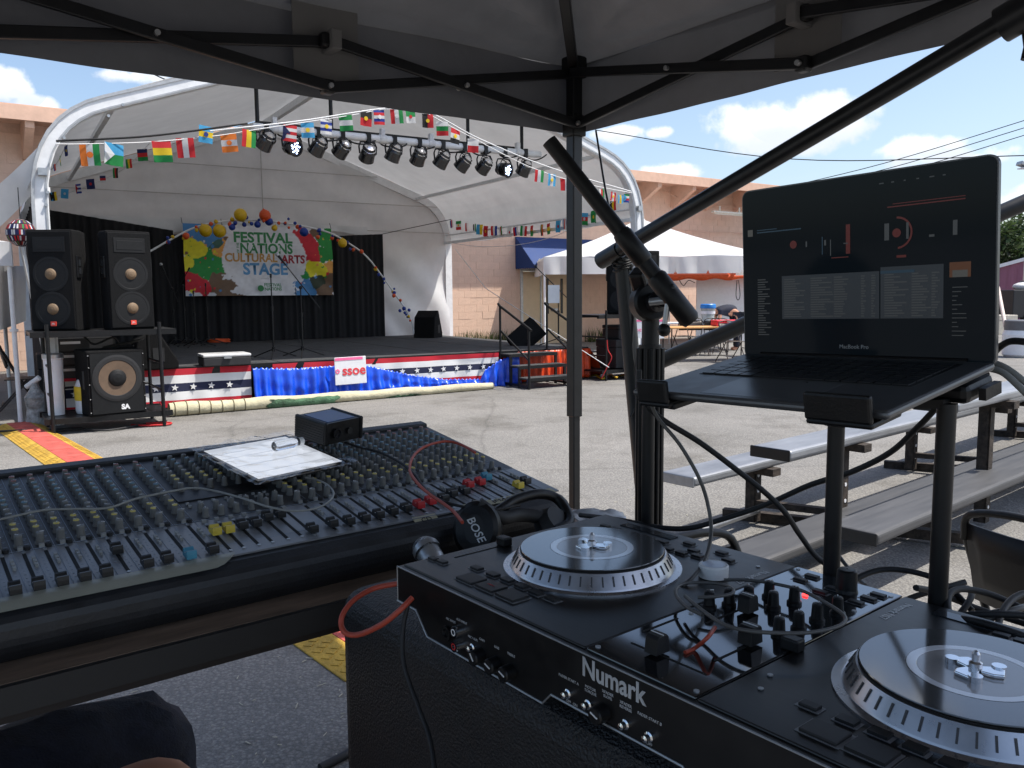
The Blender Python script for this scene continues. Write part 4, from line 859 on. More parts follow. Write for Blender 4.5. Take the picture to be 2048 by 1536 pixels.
x=Yp(1416,625,20.9); t=thing('water_dispenser','clear plastic water bucket with blue lid on the white table','bucket',(x.x,20.9,.755))
MB().lathe([(.001,0),(.15,0),(.17,.25),(.18,.36),(.001,.36)],n=18).build('bucket_body',mat('clear_plastic',(.5,.55,.55),.2,0,.1,trans=.4),t); MB().lathe([(.19,.34),(.195,.37),(.19,.43),(.17,.45),(.001,.45)],n=18).build('lid',mat('blue_lid',hexc(30,120,200),.4),t); MB().lathe([(.176,.2),(.181,.27)],n=18).build('label_band',TBW,t)
ORT=mat('orange_canopy',hexc(225,95,45),.6,transl=.3)
o=thing('orange_canopy','flat orange pop up canopy behind the white party tent','canopy',frame((4.6,24.4,0),R_(6)))
MB().add([(0,0,2.0),(3.2,0,2.0),(3.2,2.6,2.0),(0,2.6,2.0),(1.6,1.3,2.25)],[(0,1,4),(1,2,4),(2,3,4),(3,0,4)]).grid(lambda u,v:V((u*3.2,-.01,2.0-v*.13-.03*math.sin(u*25)*v)),40,2).build('canopy_top',ORT,o,solid=.01)
for x,y in((.05,.05),(3.15,.05),(3.15,2.55),(.05,2.55)): MB().cyl((x,y,0),(x,y,2.0),.02).build('leg',STEEL,o)
MB().tube(spl([(.3,0,1.9),(.45,0,1.7),(.6,0,1.85),(.8,0,1.78)],5),.012,5).build('hanging_cord',BLK,o)
tag(MB().box((6.7,25.2,1.05),(2.2,.06,2.1)).build('white_partition',SIGNW),'white partition panel behind the tables under the party tent','panel')
ropes('cord_loop',[Yp(1474,560,24),Yp(1472,590,24),Yp(1476,600,24),Yp(1480,590,24),Yp(1477,560,24)],.012,BLK,'dark cord loop hanging before the white partition',n=5)
# ================= bent person by the table
SKIN=mat('skin',hexc(196,140,112),.55,0,.05,20); SHIRT=mat('navy_shirt',hexc(30,34,52),.85,0,.15,8); JEAN=mat('dark_denim',hexc(38,42,56),.9,0,.25,30,bump=.3,bscale=200); HAIR=mat('dark_hair',hexc(30,24,22),.7)
def skin_mesh(name,m,parent,V_,E_,R__,root=0,sub=2,T=None):
    me=bpy.data.meshes.new(name); me.from_pydata([tuple(T@V(v)) if T is not None else tuple(v) for v in V_],E_,[]); me.materials.append(m)
    o=bpy.data.objects.new(name,me); COL.objects.link(o); o.parent=parent
    o.modifiers.new('skin','SKIN'); sl_=me.skin_vertices[0].data if me.skin_vertices else None
    if sl_ is None:
        me.skin_vertices.new() if hasattr(me.skin_vertices,'new') else None; sl_=me.skin_vertices[0].data
    for i,r in enumerate(R__): sl_[i].radius=(r,r) if not isinstance(r,tuple) else r; sl_[i].use_root=(i==root)
    q=o.modifiers.new('sub','SUBSURF'); q.levels=sub; q.render_levels=sub
    o.modifiers['skin'].use_smooth_shade=True
    return o
pb=Yp(1455,640,21.3); pt=thing('person','person in navy shirt and dark trousers bending over the table with arms down','person',frame((pb.x+.25,21.4,0),R_(0)))
B=[(0,0,.95),(-.18,0,1.05),(-.42,-.02,1.06),(-.55,-.02,1.0),(-.68,-.02,.93),(.02,.1,.88),(.05,.1,.48),(.02,.1,.06),(-.1,.12,.03),(.02,-.1,.88),(.03,-.1,.48),(.0,-.1,.06),(-.12,-.12,.03),(-.45,.2,1.0),(-.5,.24,.78),(-.62,.2,.62),(-.45,-.2,1.0),(-.5,-.24,.78),(-.64,-.2,.64)]
Ed=[(0,1),(1,2),(2,3),(3,4),(0,5),(5,6),(6,7),(7,8),(0,9),(9,10),(10,11),(11,12),(2,13),(13,14),(14,15),(2,16),(16,17),(17,18)]
Rr=[.15,.16,.15,.06,.1,.09,.065,.045,.04,.09,.065,.045,.04,.06,.045,.035,.06,.045,.035]
skin_mesh('body',SKIN,pt,B,Ed,Rr)
skin_mesh('shirt',SHIRT,pt,[B[0],B[1],B[2],(-.5,-.02,1.03),B[13],(-.48,.22,.88),B[16],(-.48,-.22,.88)],[(0,1),(1,2),(2,3),(2,4),(4,5),(2,6),(6,7)],[.17,.19,.18,.1,.085,.07,.085,.07])
skin_mesh('trousers',JEAN,pt,[(.02,0,.95),B[5],B[6],B[7],B[9],B[10],B[11]],[(0,1),(1,2),(2,3),(0,4),(4,5),(5,6)],[.165,.105,.085,.07,.105,.085,.07])
MB().sph((-.7,-.02,.96),.115,14,sq=(1,.9,.95)).build('hair',HAIR,pt)
# ================= far right: shed, trees, clutter, tank
PNK=mat('pink_shed_siding',hexc(142,92,112),.7,0,.1,2,stretch=(6,6,.3)); 
sh=thing('pink_shed','pink sided shed with white gable trim at the far right','building',frame((23.2,40,0),R_(-30)))
MB().prism([(0,0),(9,0),(9,2.6),(4.5,3.9),(0,2.6)],lambda a,b:V((a,0,b)),(0,8,0)).build('wall',PNK,sh)
MB().bar((-.1,-.06,2.57),(4.5,-.06,3.92),.12,.16).bar((4.5,-.06,3.92),(9.1,-.06,2.57),.12,.16).bx(-.06,.1,-.08,0,0,2.5).build('gable_trim',SIGNW,sh)
for i in range(24): MB().bx(i*.38+.14,i*.38+.17,-.02,0,.0,2.55).build('siding_seam',PNK,sh)
LEAF=mat('leaf_green',(.055,.095,.03),.7,0,.5,1.2,objvar=.1,transl=.3); BARK=mat('bark',(.08,.06,.045),.9,0,.3,12,bump=.5)
def tree(lab,base,h,rad,n=1500,seed=1):
    rg=random.Random(seed); t=thing('leafy_tree',lab,'tree',base,'trees behind the pink shed'); mb=MB()
    mb.tube([(0,0,0),(.1,0,h*.3),(-.1,.1,h*.55)],[.35,.25,.14],8)
    for k in range(7):
        a=k*.9; mb.tube([(0,0,h*(.28+.03*k)),(math.cos(a)*rad*.4,math.sin(a)*rad*.4,h*.5),(math.cos(a)*rad*.75,math.sin(a)*rad*.75,h*(.6+.04*k))],[.16,.1,.04],6)
    mb.build('trunk',BARK,t); cr=MB()
    cl=[(V((rg.gauss(0,.45)*rad,rg.gauss(0,.45)*rad,h*rg.uniform(.4,.92))),rg.uniform(.22,.4)*rad) for _ in range(26)]
    for i in range(n):
        c,r=rg.choice(cl); d=V((rg.gauss(0,1),rg.gauss(0,1),rg.gauss(0,1))).normalized()*r*rg.uniform(.55,1.05); p=c+d; s=rg.uniform(.16,.32)
        x=V((rg.gauss(0,1),rg.gauss(0,1),rg.gauss(0,.6))).normalized(); y=x.cross(V((rg.gauss(0,1),rg.gauss(0,1),1))).normalized()
        cr.add([p-x*s,p+y*s*.5,p+x*s,p-y*s*.5],[(0,1,2,3)])
    cr.build('crown',LEAF,t)
for k,(x,y,h,r) in enumerate([(29,52,5.4,3.6),(34.5,55,5.9,4.0),(40,52,5.5,3.8),(25,56,5.2,3.5),(46,58,6.2,4.4)]): tree(['broad green tree left above the pink shed roof','tall green tree in the middle above the pink shed','green tree right of the shed gable','green tree partly behind the laptop above the shed','rounded green tree at the far right of the row'][k],(x,y,0),h,r,3200,k)
t=thing('dark_trailer','dark equipment trailer with piled gear in front of the pink shed','trailer',frame((18.7,31,0),R_(8)))
MB().bx(0,4,0,1.8,.45,1.5).build('trailer_body',BINM,t,bevel=.03)
for x in(.8,1.7): MB().cyl((x,-.06,.36),(x,.16,.36),.36,n=20).build('wheel',RUB,t)
MB().bx(2.1,2.6,-.03,1.6,1.5,1.72).bx(1.2,1.9,.2,1.2,1.5,1.85).build('stacked_gear',mat('grey_gear',(.2,.2,.22),.6),t); MB().sph((.9,.6,1.62),.28,12,sq=(1.6,1,.6)).build('bagged_load',mat('pale_bag',(.6,.6,.6),.5),t)
x=Zp(2004,668,0); case('beige cooler box with blue label by the dark trailer',frame((x.x,x.y,0),R_(10)),.7,.5,.65,m=mat('beige_cooler',(.55,.5,.42),.5),cat='cooler')
x=Yp(2000,640,22); tag(MB().tube([Yp(1996,575,24),Yp(2018,690,22)],.05,8).build('leaning_pole',mat('pale_pole',(.6,.5,.45),.6)),'pale pole leaning against the dark trailer','pole')
TK=Zp(2040,714,0); t=thing('white_drum','white plastic drum with dark lid and painted letters at the right edge','drum',TK)
MB().lathe([(.001,.0),(.3,.0),(.36,.06),(.37,.5),(.33,.62),(.001,.62)],n=28).build('drum_body',SIGNW,t); MB().lathe([(.34,.60),(.345,.8),(.33,.82),(.001,.82)],n=28).build('lid',mat('grey_lid',(.12,.12,.13),.5),t)
dd=(EYE-TK); dd.z=0; dd.normalize(); sd=V((-dd.y,dd.x,0)); txt('T S',.16,BLK,t,face(dd*.37-sd*.07+V((0,0,.36)),sd,(0,0,1)),.002,.004)
# street lamp head and power lines
ph=Yp(2046,332,34); t=thing('flood_lamp','grey flood lamp head on a pole at the right edge of the sky','street lamp',(ph.x+.1,34,0))
MB().cyl((0.25,0,0),(.25,0,ph.z+.1),.09,.07).build('lamp_pole',STEEL,t); MB().box((0,-.1,ph.z),(.7,.4,.16),Matrix.Rotation(.3,3,'Y')).build('lamp_head',STEEL,t,bevel=.03); MB().bx(-.3,.2,-.25,.05,ph.z-.13,ph.z-.09).build('lamp_lens',SIGNW,t)
for k,(a,b,lab) in enumerate([((1190,260,60),(2100,310,45),'long power line sagging across the cloud to the right'),((1480,395,70),(2100,225,60),'highest of the three power lines rising to the right above the laptop'),((1500,400,70),(2100,240,60),'middle of the three power lines rising to the right above the laptop'),((1520,408,70),(2100,255,60),'lowest of the three power lines rising to the right above the laptop'),((1900,462,60),(2110,428,55),'power line above the trees right of the laptop'),((290,140,40),(380,172,38),'short length of cable above the left roof slope of the tent')]):
    A,B_=Yp(*a),Yp(*b); md=(A+B_)/2-V((0,0,[1.1,.4,.4,.4,.2,.1][k])); ropes('power_line',[A,md,B_],.03,BLK,lab,n=5)
# ================= pop-up canopy over the camera
CZ=2.105; CC=Zp(1150,265,CZ); cu=V((-.805,-.593,0)).normalized(); cv=V((.593,-.805,0)).normalized(); CS=3.15; TOPZ=2.36
cm_=Matrix(((cu.x,cv.x,0,CC.x),(cu.y,cv.y,0,CC.y),(0,0,1,0),(0,0,0,1)))   # local x along left eave, y along right eave
can=thing('popup_canopy','grey pop up canopy with black folding frame over the sound desk','canopy',cm_)
CF=mat('canopy_fabric',(.16,.163,.173),.75,0,.08,3,transl=.06,bump=.5,bscale=5)
def croof(u,v):
    x=-.034+u*(CS+.068); y=-.034+v*(CS+.068); m_=min(u,1-u,v,1-v)*2
    # pyramid with sag between hips and slack folds towards the corner
    h=.80*m_; a,b=abs(u-.5),abs(v-.5); hip=abs(a-b)
    sag=-.10*math.sin(min(1,hip*2)*math.pi)*(1-m_*.5)*min(1,m_*5)
    r=math.hypot(x,y); th=math.atan2(y,x); fold=(.03*math.sin(th*19+1+.6*math.sin(r*3))+.012*math.sin(th*43))*math.exp(-r*.9)*min(1,r*3)*min(1,m_*9)+(.014*noise.noise(V((x*2.3,y*2.3,1)))+.006*noise.noise(V((x*7,y*3,4))))*min(1,m_*9)
    return V((x,y,TOPZ+h+sag+fold))
MB().grid(croof,90,90).build('roof_cover',CF,can)
mb=MB()
for k in range(4):
    c=[(-.03,-.03),(CS+.03,-.03),(CS+.03,CS+.03),(-.03,CS+.03)]; a,b=V((*c[k],0)),V((*c[(k+1)%4],0)); out=V(((b-a).y,-(b-a).x,0)).normalized()
    mb.grid(lambda u,v:a.lerp(b,u)+V((0,0,TOPZ+.012+(CZ-TOPZ-.012)*v))+out*(.005*math.sin(u*23+v*2)+.003*math.sin(u*61)*v),90,5)
mb.build('valance',CF,can)
BAR=mat('black_powder_coat',(.006,.0065,.008),.4,0,.2,30,spec=.4)
for (x,y) in((0.03,.03),(CS-.03,.03),(CS-.03,CS-.03),(.03,CS-.03)):
    lg=MB().bx(x-.023,x+.023,y-.023,y+.023,.98,TOPZ-.01).bx(x-.017,x+.017,y-.017,y+.017,0,1.0).build('canopy_leg',BAR,can,bevel=.004)
    MB().bx(x-.034,x+.034,y-.034,y+.034,2.08,2.16).build('slider_bracket',BLKP,lg,bevel=.006); MB().bx(x-.036,x+.036,y-.036,y+.036,TOPZ-.06,TOPZ+.02).build('corner_bracket',BLKP,lg,bevel=.006)
    MB().bx(x-.05,x+.05,y-.05,y+.05,0,.008).build('foot_plate',STEEL,lg)
def truss(p,q,n=3):
    # scissor pairs between two corner points; p,q local xy
    p=V((*p,0));q=V((*q,0)); d=(q-p).normalized(); nx=V((-d.y,d.x,0)); L_=(q-p).length; s=L_/n
    zt=TOPZ-.05; zb=2.12; ztm=TOPZ-.10; zbm=2.12
    for i in range(n):
        a=p+d*(i*s); b=p+d*((i+1)*s); up=lambda k:zt if k in(0,n) else ztm
        for e,(z0,z1) in enumerate(((up(i),zbm),(zb,up(i+1)))):
            o_=nx*(.014 if e else -.014); A=a+o_+V((0,0,z0));B_=b+o_+V((0,0,z1)); mid=(A+B_)/2
            tb=MB().bar(A,B_,.016,.034).build('truss_bar',BAR,can,bevel=.003)
            if e: MB().cyl(mid-nx*.045,mid+nx*.02,.008,n=10).cyl(A-nx*.03,A+nx*.02,.008,n=10).build('pivot_bolt',STEEL,tb)
        if i: [MB().box(a+V((0,0,zz)),(.04,.04,.045)).build('hinge_bracket',BLKP,can,bevel=.008) for zz in(ztm,zb)]
cs=[(.06,.06),(CS-.06,.06),(CS-.06,CS-.06),(.06,CS-.06)]
for k in range(4): truss(cs[k],cs[(k+1)%4])
pk=V((CS/2,CS/2,TOPZ+.74))
for x,y in cs:
    a=V((x,y,TOPZ-.02)); MB().bar(a,a.lerp(pk,.55)-V((0,0,.06)),.036,.036).bar(a.lerp(pk,.5)-V((0,0,.07)),pk-V((0,0,.06)),.024,.024).build('roof_strut',BAR,can,bevel=.003)
# stitched patches with straps at truss joints
PATCH=mat('canopy_patch',(.165,.162,.16),.8,0,.05,5,transl=.05)
for (x,y) in((CS/3,.02),(CS/3*2,.02),(.02,CS/3),(.02,CS/3*2)):
    if y<.1: mb=MB().bx(x-.11,x+.11,.016,.02,2.13,2.42)
    else: mb=MB().bx(.016,.02,y-.11,y+.11,2.13,2.42)
    pa=mb.build('stitched_patch',PATCH,can)
    (MB().box((x if y<.1 else .05,.05 if y<.1 else y,2.26),(.034,.1,.06) if y<.1 else (.1,.034,.06))).build('strap',PATCH,pa,bevel=.004)
# ================= steel tube frame and boom stand
TUB=mat('painted_steel_tube',(.012,.0135,.016),.36,.1,.3,9,spec=.5)
ft=thing('steel_tube_frame','black steel tube frame with leaning post and two long diagonal tubes','tube frame',V((.5,2.9,0)))
P0=Yp(1243,500,2.9);P1=Yp(1290,1015,2.9); dv=(P1-P0)/(P1.z-P0.z); PB=P0-dv*P0.z
MB(ft).tube([P0+(P0-P1)*.01,P1,PB],.03,16).build('leaning_post',TUB,ft)
A=Yp(1205,520,2.92); B_=Yp(2050,20,1.9); dd=(B_-A).normalized(); MB(ft).tube([A,B_+dd*.05],.025,16).build('upper_tube',TUB,ft)
MB(ft).cyl(A-dd*.01,A+dd*.09,.029,n=16).build('tee_joint',TUB,ft)
A2=Yp(1322,722,2.85);B2=Yp(2080,392,2.7); MB(ft).tube([A2-(B2-A2)*.05,B2],.027,16).build('lower_tube',TUB,ft)
h=Yp(2030,35,1.9); MB(ft).cyl(h-dd*.03,h+dd*.1,.04,n=16).tube([h+V((.02,0,.02)),h+V((.035,0,-.06)),h+V((.03,0,-.09))],.012,8).build('end_clamp',TUB,ft)
mb=MB(ft)
for k in range(5): z=P0.z-.02-.012*k; c=P0+dv*(z-P0.z); mb.tube([c+V((.034*math.cos(a),.034*math.sin(a),.006*math.sin(a*2+k))) for a in [i*.5 for i in range(14)]],.004,5)
mb.tube(spl([P0+V((.03,-.03,-.05)),P0+V((.04,-.03,-.2)),P0+V((.035,-.03,-.35)),P0+V((.06,-.02,-.5)),P0+V((.03,-.03,-.58))],6),.004,5).build('wrapped_wire',RUB,ft)
ropes('thin_wire',[Yp(1243,500,2.9),Yp(1215,400,2.95),Yp(1192,262,3.2)],.004,BLK,'thin black wire from post top up to the canopy corner',n=5)
bs=thing('boom_stand','heavy black crank stand holding a tilted boom tube','boom stand',V((Yp(1300,780,2.45).x,2.45,0)))
bx_,by_=bs.matrix_world.translation.x,2.45
MB(bs).cyl((bx_,by_,0),(bx_,by_,1.32),.034,n=20).cyl((bx_,by_,1.12),(bx_,by_,1.44),.026,n=16).build('mast',BLK,bs)
mb=MB(bs)
for k in range(12): a=k*math.pi/6; mb.cyl((bx_+.036*math.cos(a),by_+.036*math.sin(a),.5),(bx_+.036*math.cos(a),by_+.036*math.sin(a),1.31),.007,n=6)
mb.build('fluted_sleeve',BLK,bs)
for k in range(3): a=k*2.094+.9; MB(bs).bar((bx_,by_,.7),(bx_+.6*math.cos(a),by_+.6*math.sin(a),.02),.03,.02).build('tripod_leg',BLK,bs)
b0=Yp(1098,282,2.36);b1=Yp(1384,645,2.3); bd=(b1-b0).normalized(); bl_=(b1-b0).length
bo_=MB(bs).tube([b0,b0+bd*(bl_*.5)],.0215,18).tube([b0+bd*(bl_*.5),b0+bd*(bl_*.52),b0+bd*(bl_*.66),b0+bd*(bl_*.67)],[.024,.028,.028,.0225],18).tube([b0+bd*(bl_*.66),b0+bd*(bl_*.76)],.0225,18).tube([b0+bd*(bl_*.74),b0+bd*(bl_*.755),b0+bd*(bl_*.98),b1],[.024,.0295,.0295,.022],18).build('boom_tube',BLK,bs)
hc=Yp(1298,605,2.44); MB(bs).lathe([(.001,-.03),(.05,-.03),(.056,-.02),(.056,.02),(.05,.03),(.001,.03)],hc,(.25,-1,.1),24).build('head_disc',BLK,bs); MB(bs).lathe([(.001,.0),(.03,.0),(.03,.03),(.018,.035),(.018,.06),(.001,.06)],hc+V((.01,-.03,0)),(.25,-1,.1),16).build('head_knob',BLKG,bs)
MB(bs).bar(hc+V((.0,.03,.0)),Yp(1275,540,2.42),.05,.05).build('head_arm',BLK,bs,bevel=.01)
ka=Yp(1300,604,2.33);kb=Yp(1340,600,2.3);kc=Yp(1328,660,2.3); MB(bs).tube([ka,kb],.011,10).tube([kb+V((-.006,0,0)),kc],.0075,10).build('crank_handle',STEEL,bs); MB(bs).sph(kc,.019,14).build('crank_knob',BLKP,bs); MB(bs).sph(Yp(1340,577,2.3),.018,14).build('clamp_knob',BLKP,bs)
# ================= sound desk table and mixing console
MXW=frame((.08,1.852,1.022),.66,.138); TBM=frame((.08,1.852,0),.66)
WOOD=mat('worn_brown_tabletop',hexc(128,106,88),.55,0,.25,5,bump=.1,stretch=(1,6,6)); TEDGE=mat('dark_table_edge',(.02,.018,.017),.6)
tb=thing('sound_desk_table','long brown table with dark edge under the mixing console','table',TBM)
MB().bx(-1.9,.17,-.1,.75,.905,.935).build('tabletop',WOOD,tb); MB().bx(-1.9,.175,-.112,-.1,.892,.934).build('edge_band',TEDGE,tb); MB().bx(-1.88,.15,-.09,-.07,.872,.904).bx(-1.88,.15,.7,.72,.82,.904).build('apron',mat('dark_brown_apron',hexc(40,32,28),.7),tb)
for x in(-1.8,.08):
    for y in(0.0,.66): MB().cyl((x,y,0),(x,y,.905),.018).build('leg',BLK,tb)
mixr=thing('mixing_console','wide grey mixing console with rows of knobs and faders','mixing console',MXW)
XL=-1.42
CHS=mat('console_chassis',(.022,.023,.026),.5,0,.2,20,bump=.1,bscale=200); PNL=mat('console_panel_dark',hexc(68,69,71),.48,.0,.08,30); PNF=mat('console_fader_panel',hexc(134,135,138),.36,.1,.05,30)
td=math.tan(.138)
MB().prism([(-.05,-.012),(-.02,-.002),(.6,-.002),(.6,-.085-.65*td),(-.03,-.085-.02*td),(-.055,-.05)],lambda a,b:V((XL,a,b)),(-XL+.03,0,0)).build('chassis',CHS,mixr,bevel=.012)
MB().bx(XL,.028,.17,.565,-.001,.003).build('knob_panel',PNL,mixr); MB().bx(XL,.028,-.005,.168,-.001,.0025).build('fader_panel',PNF,mixr); MB().bx(XL,.03,.566,.6,-.001,.012).build('rear_lip',CHS,mixr,bevel=.004)
CHR=[-.018-.0334*i for i in range(16)]; CHL=[-.7516,-.791,-.8275,-.8597,-.8898,-.923,-.9548,-.9868,-1.0189,-1.0503,-1.082,-1.114,-1.146,-1.178,-1.21,-1.242,-1.274,-1.306,-1.338]; MST=[-.7213,-.6975,-.670,-.6445,-.6146,-.588,-.5638]
rows0=[(.19+.0255*k,0,0) for k in range(14)]
LINE=mat('console_print_line',hexc(150,160,175),.5); mb=MB()
for x in CHR+CHL: mb.bx(x+.0155,x+.0162,.0,.56,.003,.0036)
for x in CHR+CHL:
    for r in range(9): mb.bx(x-.011,x-.008,.03+r*.014,.0306+r*.014,.0026,.003); mb.bx(x+.006,x+.010,.03+r*.014,.0306+r*.014,.0026,.003)

for x in CHR+CHL:
    for y_,c_,s_ in rows0: mb.bx(x+.006,x+.0125,y_+.004,y_+.0052,.003,.0034); mb.bx(x+.0065,x+.0105,y_-.002,y_-.001,.003,.0034)
mb.bx(XL,.028,.1685,.1695,.003,.0036); mb.bx(-.735,-.545,.04,.041,.0025,.003); mb.build('panel_print',LINE,mixr)['kind']='stuff'
mb=MB(); sc_=MB()
for x in CHR+CHL+MST:
    y0,y1=(.015,.155) if x not in MST else (.02,.14)
    mb.bx(x-.0028,x+.0028,y0,y1,.0026,.0034)
    for y in(y0-.006,y1+.006): sc_.cyl((x,y,.0026),(x,y,.0042),.0034,n=8)
mb.build('fader_slot',mat('slot_black',(.004,.004,.004),.8),mixr); sc_.build('slot_screw',STEEL,mixr)['kind']='stuff'
KG=mat('knob_grey',hexc(118,118,116),.5); KB=mat('knob_blue_cap',hexc(96,130,146),.5); KY=mat('knob_yellow_cap',hexc(206,186,92),.5); KR=mat('knob_red_cap',hexc(140,90,86),.5); KP=mat('knob_pointer',(.7,.7,.7),.5)
rows=[(.19,'g',1.15),(.228,'y',1),(.254,'y',1),(.282,'g',1),(.306,'g',1),(.331,'g',1),(.358,'b',1),(.384,'b',1),(.410,'b',1),(.436,'b',1),(.464,'b',1),(.492,'r',.95),(.518,'r',.95)]
kme={}
def knobmb(): 
    return MB().lathe([(.0072,0),(.0070,.003),(.0062,.0035),(.0054,.017),(.0048,.0185),(.001,.019)],n=12,ms=[0,0,0,1,1]).bx(-.0006,.0006,0,.0056,.0186,.0194,2)
KM={'g':KG,'b':KB,'y':KY,'r':KR}
allk=[]
for x in CHR+CHL:
    for (y,c,s) in rows: allk.append((x-.003,y,c,s))
for x in (-.56,-.59,-.62,-.65,-.68,-.71): 
    for y,c in ((.185,'g'),(.215,'g'),(.34,'g'),(.37,'y'),(.395,'y'),(.42,'g'),(.445,'g'),(.47,'b'),(.5,'b'),(.525,'g')): allk.append((x,y,c,1))
allk=[k for k in allk if not (-.64<k[0]<-.36 and .25<k[1]<.53 and False)]
def near(k): p=MXW@V((k[0],k[1],0)); return (p-EYE).length if k[0]>-1.14 else 99
allk.sort(key=near); restk=MB()
for i,(x,y,c,s) in enumerate(allk):
    if i<300:
        if c not in kme: o=knobmb().build('knob',[KG,KM[c],KP],mixr); kme[c]=o.data
        else: o=link('knob',kme[c],mixr)
        o.location=(x,y,.003); o.scale=(s,s,s); o.rotation_euler=(0,0,random.uniform(-2.2,2.2))
    else:
        q=MB().lathe([(.0072,0),(.0062,.0035),(.0054,.017),(.0048,.0185),(.001,.019)],n=8,ms=[0,0,'gbyr'.index(c),'gbyr'.index(c)]); restk.add([p+V((x,y,.003)) for p in q.v],[],0); 
        k0=len(restk.v)-len(q.v)
        for f,m_ in zip(q.f,q.m): restk.f.append([j+k0 for j in f]); restk.m.append(m_); restk.s.append(True)
restk.build('knobs',[KG,KB,KY,KR],mixr)['kind']='stuff'
BTW=mat('pale_button',(.32,.32,.31),.5); mb=MB(); mo=MB()
for x in CHR+CHL:
    for y in (.122,.108,.094): mb.bx(x+.0075,x+.0125,y,y+.008,.0025,.008)
    mb.bx(x-.007,x+.001,.170,.177,.003,.009); mo.lathe([(.0055,.003),(.005,.009),(.001,.0095)],(x+.007,.172,0),n=8)
for x in MST:
    mb.bx(x-.004,x+.004,.156,.163,.0025,.008); mb.bx(x-.003,x+.003,.242,.247,.003,.007); mb.bx(x-.003,x+.003,.258,.263,.003,.007)
mb.build('push_button',BTW,mixr)['kind']='stuff'; mo.build('mute_button',RUB,mixr)['kind']='stuff'
MB().bx(-.735,-.55,.275,.325,.003,.006).build('meter_window',mat('meter_black',(.01,.01,.011),.5),mixr)
FCB=mat('fader_black',(.014,.014,.015),.45); FCM={'k':FCB,'y':mat('fader_yellow',hexc(214,188,70),.5),'r':mat('fader_red',hexc(190,40,44),.5),'b':mat('fader_blue',hexc(70,140,165),.5)}
fme={}
capy={-.923:.0126}
caps=[]
yr=[.062,.0465,.125,.104,.1014,.0692,.068,.0522,.0502,.0423,.0371,.0354,.0319,.0284,.0282,.0331]; cr='kybrrkkkrrkkkkkk'
for x,y,c in zip(CHR,yr,cr): caps.append((x,y,c))
for x,y,c in zip(MST,[.0947,.094,.0994,.0987,.1166,.1203,.0243],'yykkkkk'): caps.append((x,y,c))
for x,y,c in zip(CHL,[.0189,.0158,.0185,.0161,.0918]+[.012]*20,'kbkkkkkkkkkkkkkkkkk'): caps.append((x,y,c))
for x,y,c in caps:
    if c not in fme:
        o=MB().prism([(-.013,0),(.013,0),(.012,.008),(.010,.0135),(.006,.013),(.002,.0085),(-.002,.0085),(-.006,.0135),(-.011,.014),(-.0125,.008)],lambda a,b:V((-.0082,a,b)),(.0164,0,0)).bx(-.0083,.0083,-.0006,.0006,.0084,.0092,1).build('fader_cap',[FCM[c],KP],mixr,bevel=.0007); fme[c]=o.data
    else: o=link('fader_cap',fme[c],mixr)
    o.location=(x,y,.006)
# tapes along the front edge
TAPE=mat('masking_tape',hexc(196,190,160),.7,0,.06,6,transl=.2)
MB().grid(lambda u,v:V((-.235+u*.25,-.012+v*.026+.0015*math.sin(u*12),.0036)),12,1).build('label_tape',TAPE,mixr)
MB().grid(lambda u,v:V((-.36+u*.055,-.03+v*.03,.0036-.014*(1-v))),4,2).build('label_tape',TAPE,mixr)
INK=mat('marker_ink',(.03,.03,.04),.6)
txt('CD',.017,INK,mixr,face((-.333,-.014,.0),(1,0,0),(0,1,.45)),.0004); txt('(MAG)  Fx  4',.017,INK,mixr,face((-.1,.001,.0042),(1,0,0),(0,1,0)),.0004,sx=1.3,shear=.2)
def film(u,v):
    x=-1.4+u*.68; y=.000-.036*v*(1-max(0,(u-.93)/.07)**2*.85); return V((x,y,.0055-max(0,-.016-y)*.30))
MB().grid(film,50,6).build('film_strip',mat('cloudy_film',hexc(170,168,152),.35,0,.08,4,alpha=.8),mixr)
# tablet in plastic sleeve
def onmix(px,py,h=.0): 
    n=MXW.to_3x3()@V((0,0,1)); return hit(px,py,MXW@V((0,0,h)),n)
def ml(px,py,h): return MXW.inverted()@onmix(px,py,h)
a,b,c_,d_=ml(384,903,.03),ml(515,970,.03),ml(696,928,.03),ml(548,880,.03)
tbx=(c_-b); tbx=V((.985,.172,0)); tby=V((-.172,.985,0)); TC=(b+V((0,0,0)))
tabm=MXW@Matrix(((tbx.x,tby.x,0,b.x),(tbx.y,tby.y,0,b.y),(0,0,1,.028),(0,0,0,1)))
tab=thing('tablet','white screened tablet in a clear plastic sleeve lying on the console','tablet',tabm)
MB().bx(0,.235,0,.262,0,.008).build('tablet_body',mat('tablet_bezel',(.06,.06,.07),.2),tab,bevel=.006,seg=3)
scm=mat('tablet_screen',(.55,.56,.58),.06,0,.02,4,emit=(.85,.9,1),es=.55,coat=1)
s=MB().bx(.012,.223,.016,.246,.008,.0086).build('screen',scm,tab)
GL2=mat('screen_rule',(.5,.52,.56),.4,emit=(.8,.85,.95),es=.2); MB().bx(.012,.223,.105,.1065,.0087,.0092).bx(.012,.223,.165,.1662,.0087,.0092).bx(.03,.12,.2,.2015,.0087,.0092).bx(.012,.22,.05,.051,.0087,.0092).build('screen_line',GL2,s)
def sleeve(u,v): 
    x=-.012+u*.262; y=-.018+v*.295; e=min(u,1-u,v,1-v); return V((x,y,.012+.004*noise.noise(V((x*30,y*30,0)))+(.006*noise.noise(V((x*60,y*60,3))) if e<.12 else 0)))
